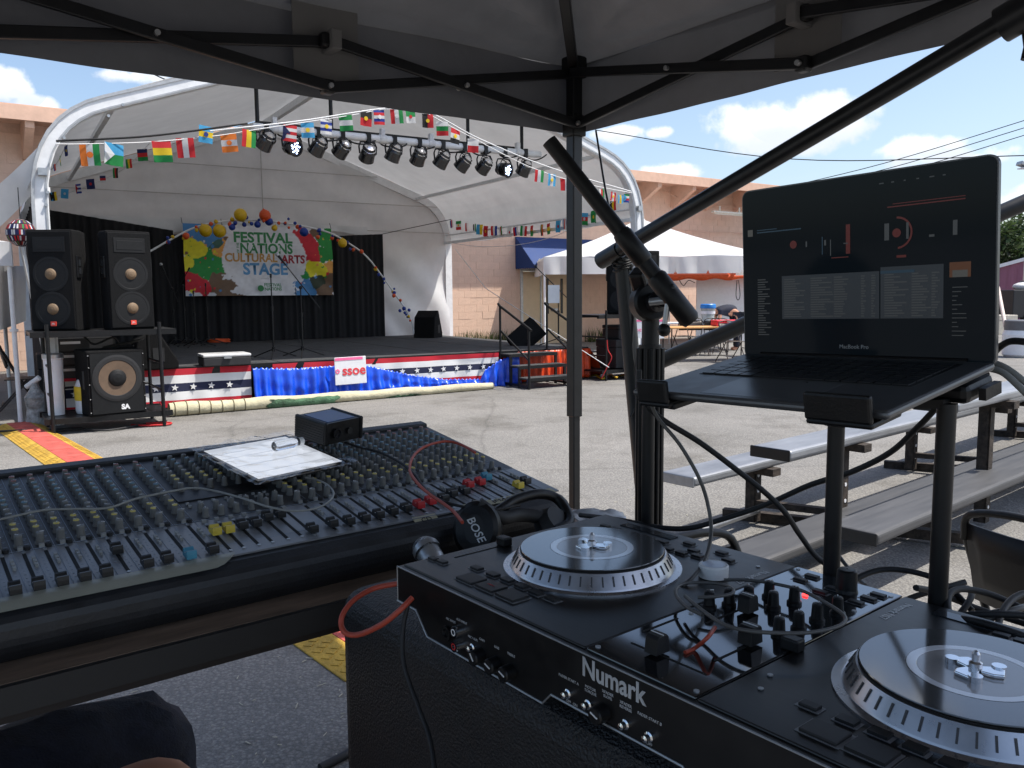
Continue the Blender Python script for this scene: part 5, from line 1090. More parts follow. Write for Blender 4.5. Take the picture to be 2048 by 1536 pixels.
plm=bpy.data.materials.new('clear_sleeve'); plm.use_nodes=True; t_=plm.node_tree; pb_=t_.nodes['Principled BSDF']; tr_=t_.nodes.new('ShaderNodeBsdfTransparent'); gl_=t_.nodes.new('ShaderNodeBsdfGlossy'); gl_.inputs['Roughness'].default_value=.12; fr_=t_.nodes.new('ShaderNodeFresnel'); fr_.inputs[0].default_value=1.5; ms_=t_.nodes.new('ShaderNodeMixShader'); t_.links.new(fr_.outputs[0],ms_.inputs[0]); t_.links.new(tr_.outputs[0],ms_.inputs[1]); t_.links.new(gl_.outputs[0],ms_.inputs[2]); t_.links.new(ms_.outputs[0],t_.nodes['Material Output'].inputs[0]); t_.nodes.remove(pb_)
MB().grid(sleeve,36,40).build('plastic_sleeve',plm,tab)
# DI box
a,b,c_=ml(564,878,.045),ml(650,892,.045),ml(726,874,.045)
ang=math.atan2((c_-b).y,(c_-b).x); dm=MXW@Matrix.Translation((b.x,b.y,.044))@Matrix.Rotation(ang,4,'Z')
di=thing('direct_box','small black finned interface box with blue label standing on the tablet edge','audio interface',dm)
wd=(c_-b).length; dp=(a-b).length; 
MB().bx(.006,wd-.006,.004,dp-.004,.0,.052).build('box_body',BLK,di)
for x0,x1 in((0,.01),(wd-.01,wd)): MB().bx(x0,x1,0,dp,-.002,.055).build('end_plate',BLKP,di,bevel=.004)
mb=MB()
for k in range(8): mb.bx(-.002,.0,.004,dp-.004,.004+k*.006,.007+k*.006)
mb.build('cooling_fin',BLK,di)
MB().bx(.018,wd-.018,.014,dp-.014,.052,.0532).build('blue_label',mat('blue_label',hexc(70,100,150),.35),di)
xl=MB().lathe([(.012,.0),(.0125,.004),(.009,.004),(.009,.001),(.001,.001)],(.035,-.0,.026),(0,-1,0),16).build('xlr_socket',BLKG,di); MB().lathe([(.008,.0),(.008,.003),(.001,.003)],(.075,0,.026),(0,-1,0),12).build('knob',RUB,di)
# clear bottle on tablet
A,B_=onmix(548,893,.055),onmix(612,880,.055); dn=(B_-A).normalized()
clr=mat('clear_bottle',(.9,.92,.95),.05,0,.02,trans=1); bt_=thing('clear_bottle','small clear plastic tube lying on the tablet beside the black box','bottle',A)
MB(bt_).lathe([(.001,0),(.0105,.0),(.012,.004),(.012,.05),(.008,.06),(.008,.068)],A,dn,18).build('bottle_body',clr,bt_); MB(bt_).lathe([(.009,.066),(.009,.078),(.001,.078)],A,dn,14).build('cap',WPR,bt_)
# cables over the console
WCB=mat('pale_grey_cable',hexc(150,150,146),.5); RCB=mat('red_orange_cable',hexc(176,72,52),.5)
def mp(lst,h=.03): return [onmix(x,y,h) for x,y in lst]
ropes('charging_cable',mp([(-40,1048),(30,1032),(90,1020),(150,1018),(215,1016),(270,998),(330,985),(385,976),(430,982),(480,995),(535,1013),(585,1022),(630,1017),(658,1003),(667,985),(652,968),(628,958),(610,955)],.026),.0022,WCB,'pale grey charging cable snaking over the knobs to the tablet')
ropes('signal_cable',mp([(950,905),(930,893),(905,884),(880,884),(850,893),(830,908),(820,928),(822,948),(840,972),(862,990),(888,1008),(908,1024),(925,1045)],.04),.0034,RCB,'red orange signal cable looping over the right end of the console')
ropes('box_cable',mp([(690,885),(720,895),(760,905),(800,925),(830,950),(850,978),(880,1000),(920,1012),(980,1020),(1040,1010)],.04),.003,RUB,'black cable from the black box across the right console faders')
# ================= black speaker case as a table for the controller
NSM=frame((-.139,1.069,1.108),-.885); CSM=frame((-.139,1.069,0),-.885)
LTH=mat('black_grained_vinyl',(.007,.0075,.009),.42,0,.25,40,bump=.35,bscale=260)
cs_=thing('road_case','big black grained vinyl road case carrying the controller and laptop stand','road case',CSM)
MB().bx(-.215,1.05,.0,.53,.1,1.026).build('case_body',LTH,cs_,bevel=.035,seg=4)
MB().bx(-.218,1.053,-.004,.534,.62,.635).build('lid_seam',BLK,cs_); 
for x in(0,.85):
    for y in(.1,.44): MB().cyl((x,y,0),(x,y,.1),.04,n=16).build('castor',RUB,cs_)
# ================= DJ controller
dj=thing('dj_controller','black DJ controller with two silver platters and glossy centre mixer','dj controller',NSM)
TOPB=mat('controller_top',(.009,.0095,.011),.34,.2,.15,8,stretch=(3,60,3)); GLS=mat('gloss_mixer_panel',(.006,.006,.007),.045,0,.1,30,coat=1,rvar=.03); FRT=mat('controller_front',(.0045,.0045,.005),.35,0,.2,30)
W0,W1,DD=-.02,.775,.392
MB().bx(W0,W1,.0,DD,-.045,-.002).build('chassis',FRT,dj,bevel=.004)
MB().bx(W0+.003,.331,.002,DD-.002,-.002,.003).build('deck_plate',TOPB,dj,bevel=.0015); MB().bx(.474,W1-.003,.002,DD-.002,-.002,.003).build('deck_plate',TOPB,dj,bevel=.0015); mpn=MB().bx(.333,.472,.002,DD-.002,-.002,.0034).build('mixer_plate',GLS,dj,bevel=.0015)
fp=[(W0,-.046),(.026,-.046),(.052,-.074),(.275,-.076),(.289,-.061),(.466,-.061),(.48,-.076),(.70,-.074),(.726,-.046),(W1,-.046),(W1,.001),(W0,.001)]
fpo=MB().prism(fp,lambda a,b:V((a,-.006,b)),(0,.06,0)).build('front_panel',FRT,dj)
EDG=mat('worn_silver_edge',(.35,.36,.37),.4,.7); pts=[V((a,-.007,b)) for a,b in fp[:10]]; MB().tube(pts,.0014,6,sm=False).build('panel_edge',EDG,fpo); MB().tube([V((W0,-.006,.001)),V((W1,-.006,.001))],.001,6).tube([V((W0,-.006,.001)),V((W0,-.006,-.046))],.001,6).build('panel_edge',EDG,fpo)
DARKP=mat('dim_print',(.3,.3,.31),.5)
txt('Numark',.028,GREYP,fpo,face((.378,-.0068,-.013),(1,0,0),(0,0,1)),.0003,.0006,sx=.9)
for s,x,z in (('MIC INPUT',.105,-.036),('AUX INPUT',.128,-.030),('MIC / AUX',.150,-.044),('GAIN',.168,-.040),('BASS',.196,-.040),('TREBLE',.222,-.040),('FADER START A',.316,-.034),('MOTOR\nTORQUE',.348,-.034),('XFADER\nSLOPE',.372,-.030),('XFADER\nREVERSE',.396,-.032),('FADER START B',.426,-.032),('OFF',.316,-.058),('ON',.326,-.058),('OFF',.426,-.057),('DJ',.01,-.01)):
    if s!='DJ': txt(s,.0042,GREYP,fpo,face((x,-.0068,z),(1,0,0),(0,0,1)),.0002)
for x,z,k in((.097,-.054,'j'),(.121,-.044,'r'),(.121,-.062,'q'),(.149,-.056,'s'),(.165,-.06,'k'),(.195,-.06,'k'),(.221,-.06,'k'),(.315,-.05,'s'),(.345,-.05,'s'),(.366,-.05,'k'),(.396,-.05,'s'),(.426,-.05,'s')):
    if k=='j': MB().lathe([(.009,.001),(.009,.004),(.006,.004),(.005,.001),(.001,.001)],(x,-.006,z),(0,-1,0),16).build('mic_jack',BLKP,fpo)
    elif k in'rq':
        j=MB().lathe([(.007,0),(.007,.009),(.0045,.009),(.0042,.002),(.001,.002)],(x,-.006,z),(0,-1,0),16).build('rca_socket',CHROME,fpo); MB().lathe([(.0044,.0085),(.0028,.0085)],(x,-.0066,z),(0,-1,0),14).build('socket_ring',WPR if k=='r' else REDC,j)
    elif k=='s': MB().lathe([(.0052,0),(.0052,.002),(.0035,.003),(.0035,.008),(.001,.009)],(x,-.006,z),(0,-1,0),12).build('toggle_switch',CHROME,fpo)
    else:
        kn=MB().lathe([(.0095,0),(.009,.012),(.008,.014),(.001,.0145)],(x,-.006,z),(0,-1,0),16).build('rotary_knob',BLKP,fpo); MB().box((x+.001,-.0212,z+.002),(.010,.001,.0012),Matrix.Rotation(.9 if x<.18 else .35,3,'Y')).build('pointer',WPR,kn)
SIL=mat('brushed_silver',(.62,.62,.64),.28,1,.06,30,rvar=.06); RIMM=mat('platter_side',(.5,.5,.52),.3,1,.06,30); VIN=mat('clear_vinyl_dark',(.06,.06,.06),.09,0,.05,spec=.7,coat=.6,rvar=.03); LBL=mat('record_label',(.34,.32,.31),.14,0,.08,8,coat=.6)
def platter(cx,cy):
    pl=MB().lathe([(.118,.0),(.118,.003),(.1095,.0035),(.1085,.003)],(cx,cy,.002),n=72).build('platter_base',SIL,dj)
    MB().lathe([(.1085,.003),(.1075,.005),(.0975,.0225),(.094,.023)],(cx,cy,.002),n=72).build('platter_rim',RIMM,pl)
    mb=MB()
    for k in range(48):
        a=2*math.pi*k/48; d=V((math.cos(a),math.sin(a),0)); p=V((cx,cy,.002))+d*.1056+V((0,0,.0085)); q=V((cx,cy,.002))+d*.0996+V((0,0,.0192)); mb.bar(p,q,.0018,.0016,up=d)
    mb.build('strobe_slot',mat('slot_dark',(.05,.05,.055),.5),pl)
    MB().lathe([(.0955,.023),(.096,.0245),(.001,.0245)],(cx,cy,.002),n=64).build('slip_mat',RUB,pl)
    rc=MB().lathe([(.0945,.0248),(.095,.0256),(.0945,.0266),(.0555,.0266),(.055,.0262)],(cx,cy,.002),n=72).build('record',VIN,dj)
    MB().lathe([(.055,.0268),(.047,.0268),(.0465,.0264)],(cx,cy,.002),n=48).build('label_ring',mat('label_ring',(.75,.75,.78),.15,0,.03,coat=1),rc); MB().lathe([(.0465,.0266),(.001,.0266)],(cx,cy,.002),n=48).build('record_label',LBL,rc)
    ad=MB()
    for k in range(3):
        a=k*2.094+.4; ad.prism([(.004,-.006),(.014,-.009),(.022,-.007),(.023,.007),(.014,.009),(.004,.006)],lambda u,v:V((cx+u*math.cos(a)-v*math.sin(a),cy+u*math.sin(a)+v*math.cos(a),.0285)),(0,0,.004))
        ad.cyl((cx+.021*math.cos(a+.5),cy+.021*math.sin(a+.5),.0285),(cx+.021*math.cos(a+.5),cy+.021*math.sin(a+.5),.034),.006,n=12)
    ad.build('centre_adapter',CHROME,rc,bevel=.001); MB().lathe([(.0055,.029),(.0055,.037),(.0034,.0385),(.0034,.045),(.002,.0475),(.0005,.048)],(cx,cy,0),n=16).build('spindle',SIL,rc)
platter(.152,.19); platter(.632,.187)
BTN=mat('button_rubber',(.014,.014,.015),.5)
def buttons(lst,w_,d_,h_=.0035,par=None,name='button',led=False):
    me=None
    for (x,y) in lst:
        if me is None: o=MB().bx(-w_/2,w_/2,-d_/2,d_/2,0,h_).build(name,BTN,par or dj,bevel=.0008); me=o.data; fr=MB().bx(-w_/2-.003,w_/2+.003,-d_/2-.0012,d_/2+.0012,.0,.0006).build('button_frame',GREYP if 0 else mat('button_frame',(.16,.16,.165),.4),o); fm=fr.data
        else: o=link(name,me,par or dj); link('button_frame',fm,o)
        o.location=(x,y,.003)
lb=[(.0646,.0645),(.0987,.0648),(.1263,.0662),(.1552,.0655),(.1838,.0641),(.2116,.0651)]; buttons(lb,.017,.011); buttons([(x+.482,y) for x,y in lb],.017,.011)
pb3=[(.0933,.034),(.132,.036),(.1725,.036)]; buttons(pb3,.033,.026,name='transport_button'); buttons([(x+.485,y) for x,y in pb3],.033,.026,name='transport_button')
txt('play/cue',.004,REDC,dj,face((.132,.036,.0068),(1,0,0),(0,1,0)),.0001)
buttons([(-.006,.043),(.0135,.0445)],.015,.009); buttons([(.0358,.335),(.0569,.335),(.122,.3378),(.1484,.3378),(.1746,.3176),(.1988,.3178),(.1784,.36),(.2035,.3386),(.2216,.3234),(.235,.36),(.26,.34),(.255,.318)],.016,.009); buttons([(.5938,.351),(.592,.331),(.6151,.349),(.64,.35),(.615,.33),(.64,.33)],.016,.009)
for dx in(0,.465): 
    MB().bx(.005+dx,.0068+dx,.07,.145,.003,.0036).build('pitch_slot',mat('slot_black',(.004,.004,.004),.8),dj); MB().bx(-.004+dx,.016+dx,.15,.165,.003,.016).build('pitch_cap',BLKP,dj,bevel=.002)
    mb=MB()
    for k in range(12): mb.bx(-.004+dx,.003+dx,.072+k*.006,.0724+k*.006,.003,.0033)
    mb.build('pitch_scale',DARKP,dj); MB().bx(.045+dx*1.02,.145+dx*1.02,.358,.376,.003,.0042).build('strip_search',GLZ,dj); 
for x in(.318,.49): txt('Numark NS7',.012,WPR,dj,face((x,.31 if x<.4 else .335,.0033),(0,-1,0),(1,0,0)),.0002,.0002)
kp=[(.3474,.1847),(.3583,.2069),(.3675,.2319),(.3738,.2637),(.3964,.2376),(.4036,.2689),(.4434,.1765),(.4483,.2055),(.4483,.242),(.4527,.2769)]
km=None
for i,(x,y) in enumerate(kp):
    if km is None: o=MB().lathe([(.0085,0),(.0085,.003),(.0066,.0045),(.0056,.019),(.0046,.0205),(.001,.021)],n=16).build('mixer_knob',BLKP,dj); km=o.data; pt2=MB().bx(-.0005,.0005,.001,.0052,.0205,.0214).build('pointer',WPR,o); pm=pt2.data
    else: o=link('mixer_knob',km,dj); link('pointer',pm,o)
    o.location=(x,y,.0034); o.rotation_euler=(0,0,random.uniform(-1,1))
MB().lathe([(.0135,0),(.0125,.004),(.0115,.026),(.0095,.028),(.001,.0285)],(.422,.352,.0034),n=20).build('scroll_knob',BLKP,dj)
buttons([(.3653,.3444),(.3682,.3664),(.404,.3245),(.4089,.3459),(.4489,.3245),(.4523,.3472),(.4544,.3661)],.017,.008,par=mpn)
SLT=MATS['slot_black']
for (x,y0,y1,cy_) in((.344,.075,.133,.128),(.3735,.145,.205,.19),(.437,.075,.137,.132)):
    MB().bx(x-.0013,x+.0013,y0,y1,.0034,.004).build('fader_slot',SLT,mpn)
for (x,y,w_) in ((.385,.205,.015),(.437,.134,.017),(.390,.045,.016)):
    o=MB().prism([(-.0105,0),(.0105,0),(.0085,.016),(.006,.019),(-.006,.019),(-.0085,.016)],lambda a,b:V((-w_/2+x,a+y,b+.006)),(w_,0,0)).build('fader_cap',BLKP,dj,bevel=.0008); MB().bx(x-w_/2,x+w_/2,y-.0006,y+.0006,.0252,.0258).build('pointer',WPR,o)
MB().bx(.355,.45,.0445,.0465,.0034,.004).build('crossfader_slot',SLT,mpn)
MB().bx(.395,.401,.2995,.3025,.0034,.006).build('led',mat('red_led',(.8,.05,.05),.4,emit=(1,.03,.03),es=4),mpn)
mb=MB()
for x,y in((.34,.012),(.465,.012),(.34,.38),(.465,.375),(.345,.155),(.46,.3),(.5,.06),(.49,.09),(.3,.35)): mb.cyl((x,y,.0034),(x,y,.0045),.0028,n=10)
mb.build('panel_screw',STEEL,dj)
# bottle cap on controller
cap=thing('bottle_cap','small white plastic cap sitting on the controller behind the mixer knobs','cap',NSM@Matrix.Translation((.285,.275,.004))); MB().lathe([(.001,.0),(.0185,.0),(.019,.014),(.0175,.016),(.015,.0155),(.001,.0155)],n=28).build('cap_shell',WPR,cap)
MB().lathe([(.0145,.0157),(.001,.0159)],n=24).build('cap_top',mat('blue_print_top',(.5,.55,.65),.3),cap)
def ons(px,py,h=.0): return hit(px,py,NSM@V((0,0,h)),V((0,0,1)))
CB2=mat('grey_cable_thin',hexc(86,84,82),.45)
ropes('usb_cable',[ons(x,y,h) for x,y,h in [(1448,1160,.012),(1490,1160,.015),(1540,1166,.02),(1600,1180,.022),(1650,1205,.024),(1685,1228,.026),(1690,1243,.026),(1670,1255,.026),(1620,1265,.026),(1560,1266,.026),(1500,1262,.026),(1450,1250,.024),(1410,1225,.022),(1385,1205,.022),(1370,1192,.02)]],.0021,CB2,'grey cable looped in a wide ring around the mixer knobs')
ropes('usb_cable',[ons(x,y,h) for x,y,h in [(1405,1230,.02),(1375,1215,.02),(1355,1195,.018),(1352,1180,.018),(1365,1168,.018),(1400,1165,.018),(1440,1168,.02),(1465,1178,.024),(1462,1188,.024),(1430,1193,.024),(1395,1195,.022)]],.0021,CB2,'grey cable end curled in a small loop over the left mixer knobs')
ropes('rca_lead',[ons(x,y,h) for x,y,h in [(1430,1255,.02),(1415,1275,.022),(1390,1296,.006),(1370,1305,.005)]],.0022,RCB,'short red tipped lead lying on the glossy mixer plate')
# ================= laptop on its stand
LW,LD=.349,.241; LPM=frame((.157,1.084,1.349),-.915,.149,-.022)
lap=thing('laptop','open dark grey laptop with DJ software on its dim screen','laptop',LPM)
SG=mat('space_grey_aluminium',(.12,.122,.128),.36,.6,.05,40)
ba=MB().bx(0,LW,0,LD,-.014,-.004).build('laptop_base',SG,lap,bevel=.0045,seg=3)
KEY=mat('key_black',(.016,.016,.018),.35); MB().bx(.028,LW-.028,.103,.222,-.0042,-.0036).build('keyboard_well',BLKP,ba)
kme_=None
for r in range(6):
    nk=14; 
    for k in range(nk):
        kw=(LW-.062)/nk
        if r==0 and 4<=k<=8:
            if k>4: continue
            MB().bx(.031+k*kw,.031+9*kw-.002,.106,.1225,-.0036,-.0024).build('space_bar',KEY,ba); continue
        if kme_ is None: o=MB().bx(0,kw-.0025,0,.0165,0,.0013).build('key',KEY,ba,bevel=.0006); kme_=o.data
        else: o=link('key',kme_,ba)
        o.location=(.031+k*kw,.106+r*.0192,-.0036)
MB().bx(.105,.245,.012,.096,-.0042,-.0038).build('trackpad',mat('trackpad_grey',(.13,.13,.135),.3,.4),ba)
MB().cyl((.03,LD-.001,-.006),(LW-.03,LD-.001,-.006),.0055,n=14).build('hinge',BLKP,ba); hin=1.454; lm_=Matrix.Translation((0,LD,-.004))@Matrix.Rotation(hin,4,'X')   # local y runs up the lid
LH=.236
def rrect(x0,x1,y0,y1,r,n=6):
    P=[]
    for cx,cy,a0 in((x1-r,y0+r,-90),(x1-r,y1-r,0),(x0+r,y1-r,90),(x0+r,y0+r,180)):
        for k in range(n+1): a=R_(a0+90*k/n); P.append((cx+r*math.cos(a),cy+r*math.sin(a)))
    return P
lid=MB().prism(rrect(0,LW,-.007,LH,.012),lambda a,b:lm_@V((a,b,0.0)),lm_.to_3x3()@V((0,0,-.006))).build('laptop_lid',SG,lap)
GLSC=mat('screen_glass',(.006,.008,.011),.07,0,.05,coat=.0,spec=.10,rvar=.02,emit=(.02,.035,.05),es=.05); sc0=MB().prism(rrect(.002,LW-.002,-.005,LH-.002,.01),lambda a,b:lm_@V((a,b,.0)),lm_.to_3x3()@V((0,0,.0012))).build('screen',GLSC,lid)
def sm_(c,e): return mat('screen_%02x%02x%02x_%d'%(*c,int(e*100)),tuple(q*.03 for q in hexc(*c)),.3,emit=hexc(*c),es=e)
sr,sw,sg_,sb,so_=sm_((220,50,35),.035),sm_((190,200,205),.05),sm_((52,62,74),.15),sm_((45,90,120),.11),sm_((200,120,60),.05)
def scr(x0,x1,y0,y1): return [(x0*LW,(y0)*LH),(x1*LW,y0*LH),(x1*LW,y1*LH),(x0*LW,y1*LH)]
def sq(mb,x0,x1,y0,y1,h=.0016): P=scr(x0,x1,y0,y1); mb.add([lm_@V((a,b,h)) for a,b in P],[(0,1,2,3)])
mb=MB(); sq(mb,.19,.60,.215,.47,.0015); sq(mb,.605,.83,.215,.49,.0015); mb.build('playlist_panel',sg_,sc0)
mb=MB(); rg=random.Random(3)
for r in range(17):
    y=.45-r*.0137
    for x0,mxw in((.2,.1),(.32,.1),(.42,.06),(.53,.02),(.57,.02),(.62,.09),(.72,.07),(.79,.03)): sq(mb,x0,x0+mxw*rg.uniform(.35,1),y-.005,y+.002,.0019)
for r in range(24): y=.455-r*.0145; sq(mb,.075,.075+.07*rg.uniform(.3,1),y-.004,y+.002,.0019)
for r in range(12): y=.37-r*.022; sq(mb,.86,.86+.08*rg.uniform(.1,.7),y-.002,y+.002,.0019)
for k in range(6): sq(mb,.6+k*.045,.6+k*.045+.02*rg.uniform(.3,1),.928,.934,.0019)
for k in range(8): sq(mb,.3+k*.08,.3+k*.08+.02*rg.random(),.62+rg.random()*.1,.63+.0,.0019)
sq(mb,.405,.409,.57,.66,.0019); mb.build('playlist_text',sm_((150,158,165),.045),sc0)['kind']='stuff'
mb=MB(); sq(mb,.47,.487,.575,.735,.0018); sq(mb,.41,.48,.555,.56,.0018); sq(mb,.63,.9,.80,.806,.0018); sq(mb,.65,.9,.815,.819,.0018); sq(mb,.665,.70,.535,.548,.0018)
def disc(mb,cx,cy,r0,r1,a0,a1,n=20):
    for k in range(n):
        A=R_(a0+(a1-a0)*k/n);B=R_(a0+(a1-a0)*(k+1)/n); mb.add([lm_@V((cx*LW+r*math.cos(a),cy*LH+r*math.sin(a),.0018)) for r,a in((r0,A),(r1,A),(r1,B),(r0,B))],[(0,1,2,3)])
disc(mb,.665,.665,.0001,.0055,0,360); disc(mb,.665,.665,.0175,.02,-85,90); disc(mb,.245,.65,.0001,.0055,0,360); mb.build('deck_graphics',sr,sc0)['kind']='stuff'
mb=MB(); sq(mb,.075,.28,.735,.742,.0018); sq(mb,.075,.17,.75,.755,.0018); sq(mb,.37,.374,.58,.68,.0018); sq(mb,.605,.73,.455,.47,.0019); mb.build('blue_graphics',sb,sc0)
mb=MB(); sq(mb,.85,.92,.42,.495,.0018); mb.build('album_picture',so_,sc0); mb=MB(); sq(mb,.86,.91,.42,.455,.002); sq(mb,.03,.055,.72,.76,.002); mb.build('album_figure',sm_((190,190,185),.045),sc0)
txt('MacBook Pro',.0075,GREYP,sc0,lm_@Matrix.Translation((LW*.5,.0135,.0016)),.0001)
# stand: poles, arms, hooks
stn=thing('laptop_stand','black laptop stand with round poles holding the laptop above the controller','laptop stand',NSM)
inv=NSM.inverted(); lc=lambda x,y,z=-.016: inv@(LPM@V((x,y,z)))
for (x,y,zt) in((.373,.404,.222),(.506,.404,.235),(.02,.45,.215)):
    MB().cyl((x,y,-.081),(x,y,zt),.0105,n=20).build('pole',BLK,stn); MB().lathe([(.001,-.081),(.026,-.081),(.026,-.074),(.014,-.07),(.011,-.06)],(x,y,0),n=20).build('pole_foot',BLK,stn)
f0=lc(.06,-.0);f1=lc(.29,-.0);g0=lc(.06,.2);g1=lc(.29,.2)
for a,b in((f0,g0),(f1,g1),(g0,g1)): MB().bar(a+V((0,0,-.006)),b+V((0,0,-.006)),.024,.008).build('support_arm',BLKP,stn,bevel=.002)
MB().bar((.373,.404,.222),(.506,.404,.235),.02,.01).build('cross_arm',BLK,stn); MB().bar((.02,.45,.21),(.2,.43,.215),.02,.01).build('cross_arm',BLK,stn)
for x in(.045,.30):
    M4=inv@LPM; wv=M4.to_3x3()
    hk=MB(); hk.box(M4@V((x,-.008,-.002)),(.075 if x>.1 else .05,.008,.03),wv); hk.box(M4@V((x,.02,-.019)),(.075 if x>.1 else .05,.06,.007),wv); hk.build('hook',BLKP,stn,bevel=.003)
hub=thing('usb_hub','black adapter brick hanging under the right laptop edge','adapter',frame(LPM@V((LW-.03,.215,-.024)),-.915,.149)); MB().bx(-.025,.025,-.035,.035,-.018,.006).build('brick_body',BLKP,hub,bevel=.008); MB().bx(.03,.038,-.02,.02,-.014,-.0).build('usb_plug',BLKP,hub)
for k,(pts,r,m,lab) in enumerate([
 ([Yp(1975,745,1.02),Yp(1900,790,1.02),Yp(1840,850,1.05),Yp(1780,905,1.1),Yp(1700,945,1.15),Yp(1620,970,1.2),Yp(1530,1010,1.25),Yp(1440,1040,1.28),Yp(1380,1056,1.3),Yp(1320,1055,1.32),Yp(1240,1040,1.36),Yp(1160,1030,1.45)],.0042,RUB,'thick black cable swinging from the laptop across the stand poles'),
 ([Yp(1278,740,1.2),Yp(1282,790,1.2),Yp(1320,835,1.2),Yp(1400,885,1.2),Yp(1480,945,1.2),Yp(1530,985,1.2),Yp(1570,1025,1.2),Yp(1600,1070,1.22),Yp(1640,1120,1.22),Yp(1700,1150,1.2)],.0042,RUB,'black cable hanging from the left laptop hook down behind the poles'),
 ([Yp(1296,780,1.12),Yp(1312,830,1.12),Yp(1360,890,1.11),Yp(1400,960,1.1),Yp(1418,1020,1.1),Yp(1422,1070,1.08),Yp(1410,1120,1.04),Yp(1385,1155,1.0),Yp(1365,1172,.99)],.0026,CB2,'thin grey cable drooping from the laptop hook to the controller'),
 ([Yp(1975,722,1.02),Yp(2010,735,1.0),Yp(2045,760,.98),Yp(2090,800,.96)],.0042,WCB,'upper pale grey plug lead leaving the right laptop side'),
 ([Yp(1970,735,1.0),Yp(2005,745,.98),Yp(2040,775,.96),Yp(2080,815,.94)],.0042,WCB,'lower pale grey plug lead leaving the right laptop side'),
 ([Yp(1985,708,1.02),Yp(2005,690,1.0),Yp(2030,682,.98),Yp(2090,690,.95)],.0042,RUB,'black lead arching from the laptop right edge before the white drum'),
 ([Yp(1650,1062,1.3),Yp(1670,1100,1.28),Yp(1700,1140,1.25),Yp(1730,1170,1.2)],.003,CB2,'grey cable behind the middle stand pole')]): ropes('laptop_cable',pts,r,m,lab)
# heap of cables behind the controller
rg=random.Random(5)
for k in range(7):
    c=NSM@V((.44+.05*k,.445+.02*(k%3),-.06)); pts=[c+V((.085*math.cos(a)*(1+.2*rg.random()),.06*math.sin(a)*(1+.3*rg.random()),.02+.03*math.sin(a*1.3+k)+.006*k)) for a in [i*.7+k for i in range(11)]]
    ropes('cable_coil',pts,.004,[RUB,CB2][k%3==1],'dark cable coil in the heap behind the controller, %s from the left'%ORD[k],'cable',group='cable heap behind the controller')
# ================= headphones, vocal microphone, loop cable
hp=Yp(952,1058,1.60); hd=(V((-.25,-.9,.3))).normalized()
hpn=thing('headphones','black over ear headphones lying on the table beside the console','headphones',hp); upv=V((0.25,.2,1)); 
hx=V((0,0,1)).cross(hd).normalized(); hz=hd.cross(hx).normalized()
def hl(a,b,c): return hp+hx*a+hz*b+hd*c
mb=MB(hpn); n=28
def ell(rx,rz,c): return [hl(rx*math.cos(2*math.pi*k/n),rz*math.sin(2*math.pi*k/n),c) for k in range(n)]
R3=[ell(.037,.042,-.035),ell(.047,.055,-.028),ell(.05,.058,-.008),ell(.047,.055,.004),ell(.039,.046,.011),ell(.02,.028,.014)]
for a,b in zip(R3,R3[1:]): mb.add(a+b,[(k,(k+1)%n,n+(k+1)%n,n+k) for k in range(n)],0,True)
mb.add(R3[-1],[tuple(range(n))],0,True); mb.add(R3[0][::-1],[tuple(range(n))]); mb.build('ear_cup',BLKP,hpn)
txt('BOSE',.023,WPR,hpn,hpn.matrix_world.inverted()@face(hl(.004,-.001,.0145),hx*.55-hz*.83,hx*.83+hz*.55),.0004,.0003,shear=.2)
MB(hpn).tube(spl([hl(-.02,.048,-.01),Yp(985,1025,1.63),Yp(1030,1000,1.68),Yp(1075,988,1.72),Yp(1110,995,1.74),Yp(1132,1020,1.72),Yp(1138,1045,1.68),Yp(1110,1062,1.64)],6),.011,10).build('headband',BLKP,hpn)
MB(hpn).tube(spl([hl(.0,.05,0),Yp(1000,1035,1.62),Yp(1040,1030,1.66),Yp(1090,1035,1.68)],5),.014,10).build('band_pad',RUB,hpn)
MB(hpn).lathe([(.001,-.02),(.04,-.02),(.045,0),(.035,.02),(.001,.02)],Yp(1110,1052,1.68),(.5,-.3,.6),20).build('ear_cup',RUB,hpn)
mc=Yp(852,1098,1.52); md_=V((.35,-.55,-.35)).normalized(); mic=thing('vocal_microphone','silver vocal microphone with mesh ball head beside the controller','microphone',mc)
MSH=mat('mic_mesh',(.38,.38,.39),.35,.9,.5,260,bump=1,bscale=420); MB(mic).sph(mc,.0255,22,sq=(1,1,.95)).build('mesh_head',MSH,mic); MB(mic).lathe([(.0262,-.003),(.0268,.003),(.0262,.009)],mc,md_,24).lathe([(.0225,.009),(.023,.03),(.018,.05)],mc,md_,24).build('collar',STEEL,mic); MB(mic).lathe([(.018,.05),(.0165,.07),(.012,.17),(.001,.172)],mc,md_,20).build('handle',BLKP,mic)
ropes('loop_cable',[Yp(830,1165,1.1),Yp(790,1168,1.12),Yp(745,1178,1.12),Yp(708,1200,1.1),Yp(686,1228,1.08),Yp(683,1252,1.07),Yp(695,1268,1.06),Yp(722,1268,1.05),Yp(765,1248,1.03),Yp(800,1220,1.02),Yp(825,1195,1.03)],.0038,RCB,'red orange cable loop hanging over the corner of the road case')
ropes('drop_cable',[Yp(818,1200,1.03),Yp(806,1260,1.02),Yp(808,1330,1.0),Yp(835,1410,.97),Yp(860,1480,.94),Yp(872,1560,.9)],.003,RUB,'thin black cable hanging down the front of the road case')
b=TBM@V((.22,.12,.936)); t=thing('white_pouch','crumpled pale plastic pouch on the table behind the headphones','pouch',b)
pq=Yp(1185,1042,1.72); MB(t).grid(lambda u,v:pq+V((-.06+u*.13,-.03+v*.07,.006+.014*noise.noise(V((u*4,v*4,0)))*1.5+.012*math.sin(u*3.1)*math.sin(v*3.1))),12,8).build('pouch_sheet',mat('milky_plastic',(.5,.51,.53),.3,0,.1,8),t,solid=.003)
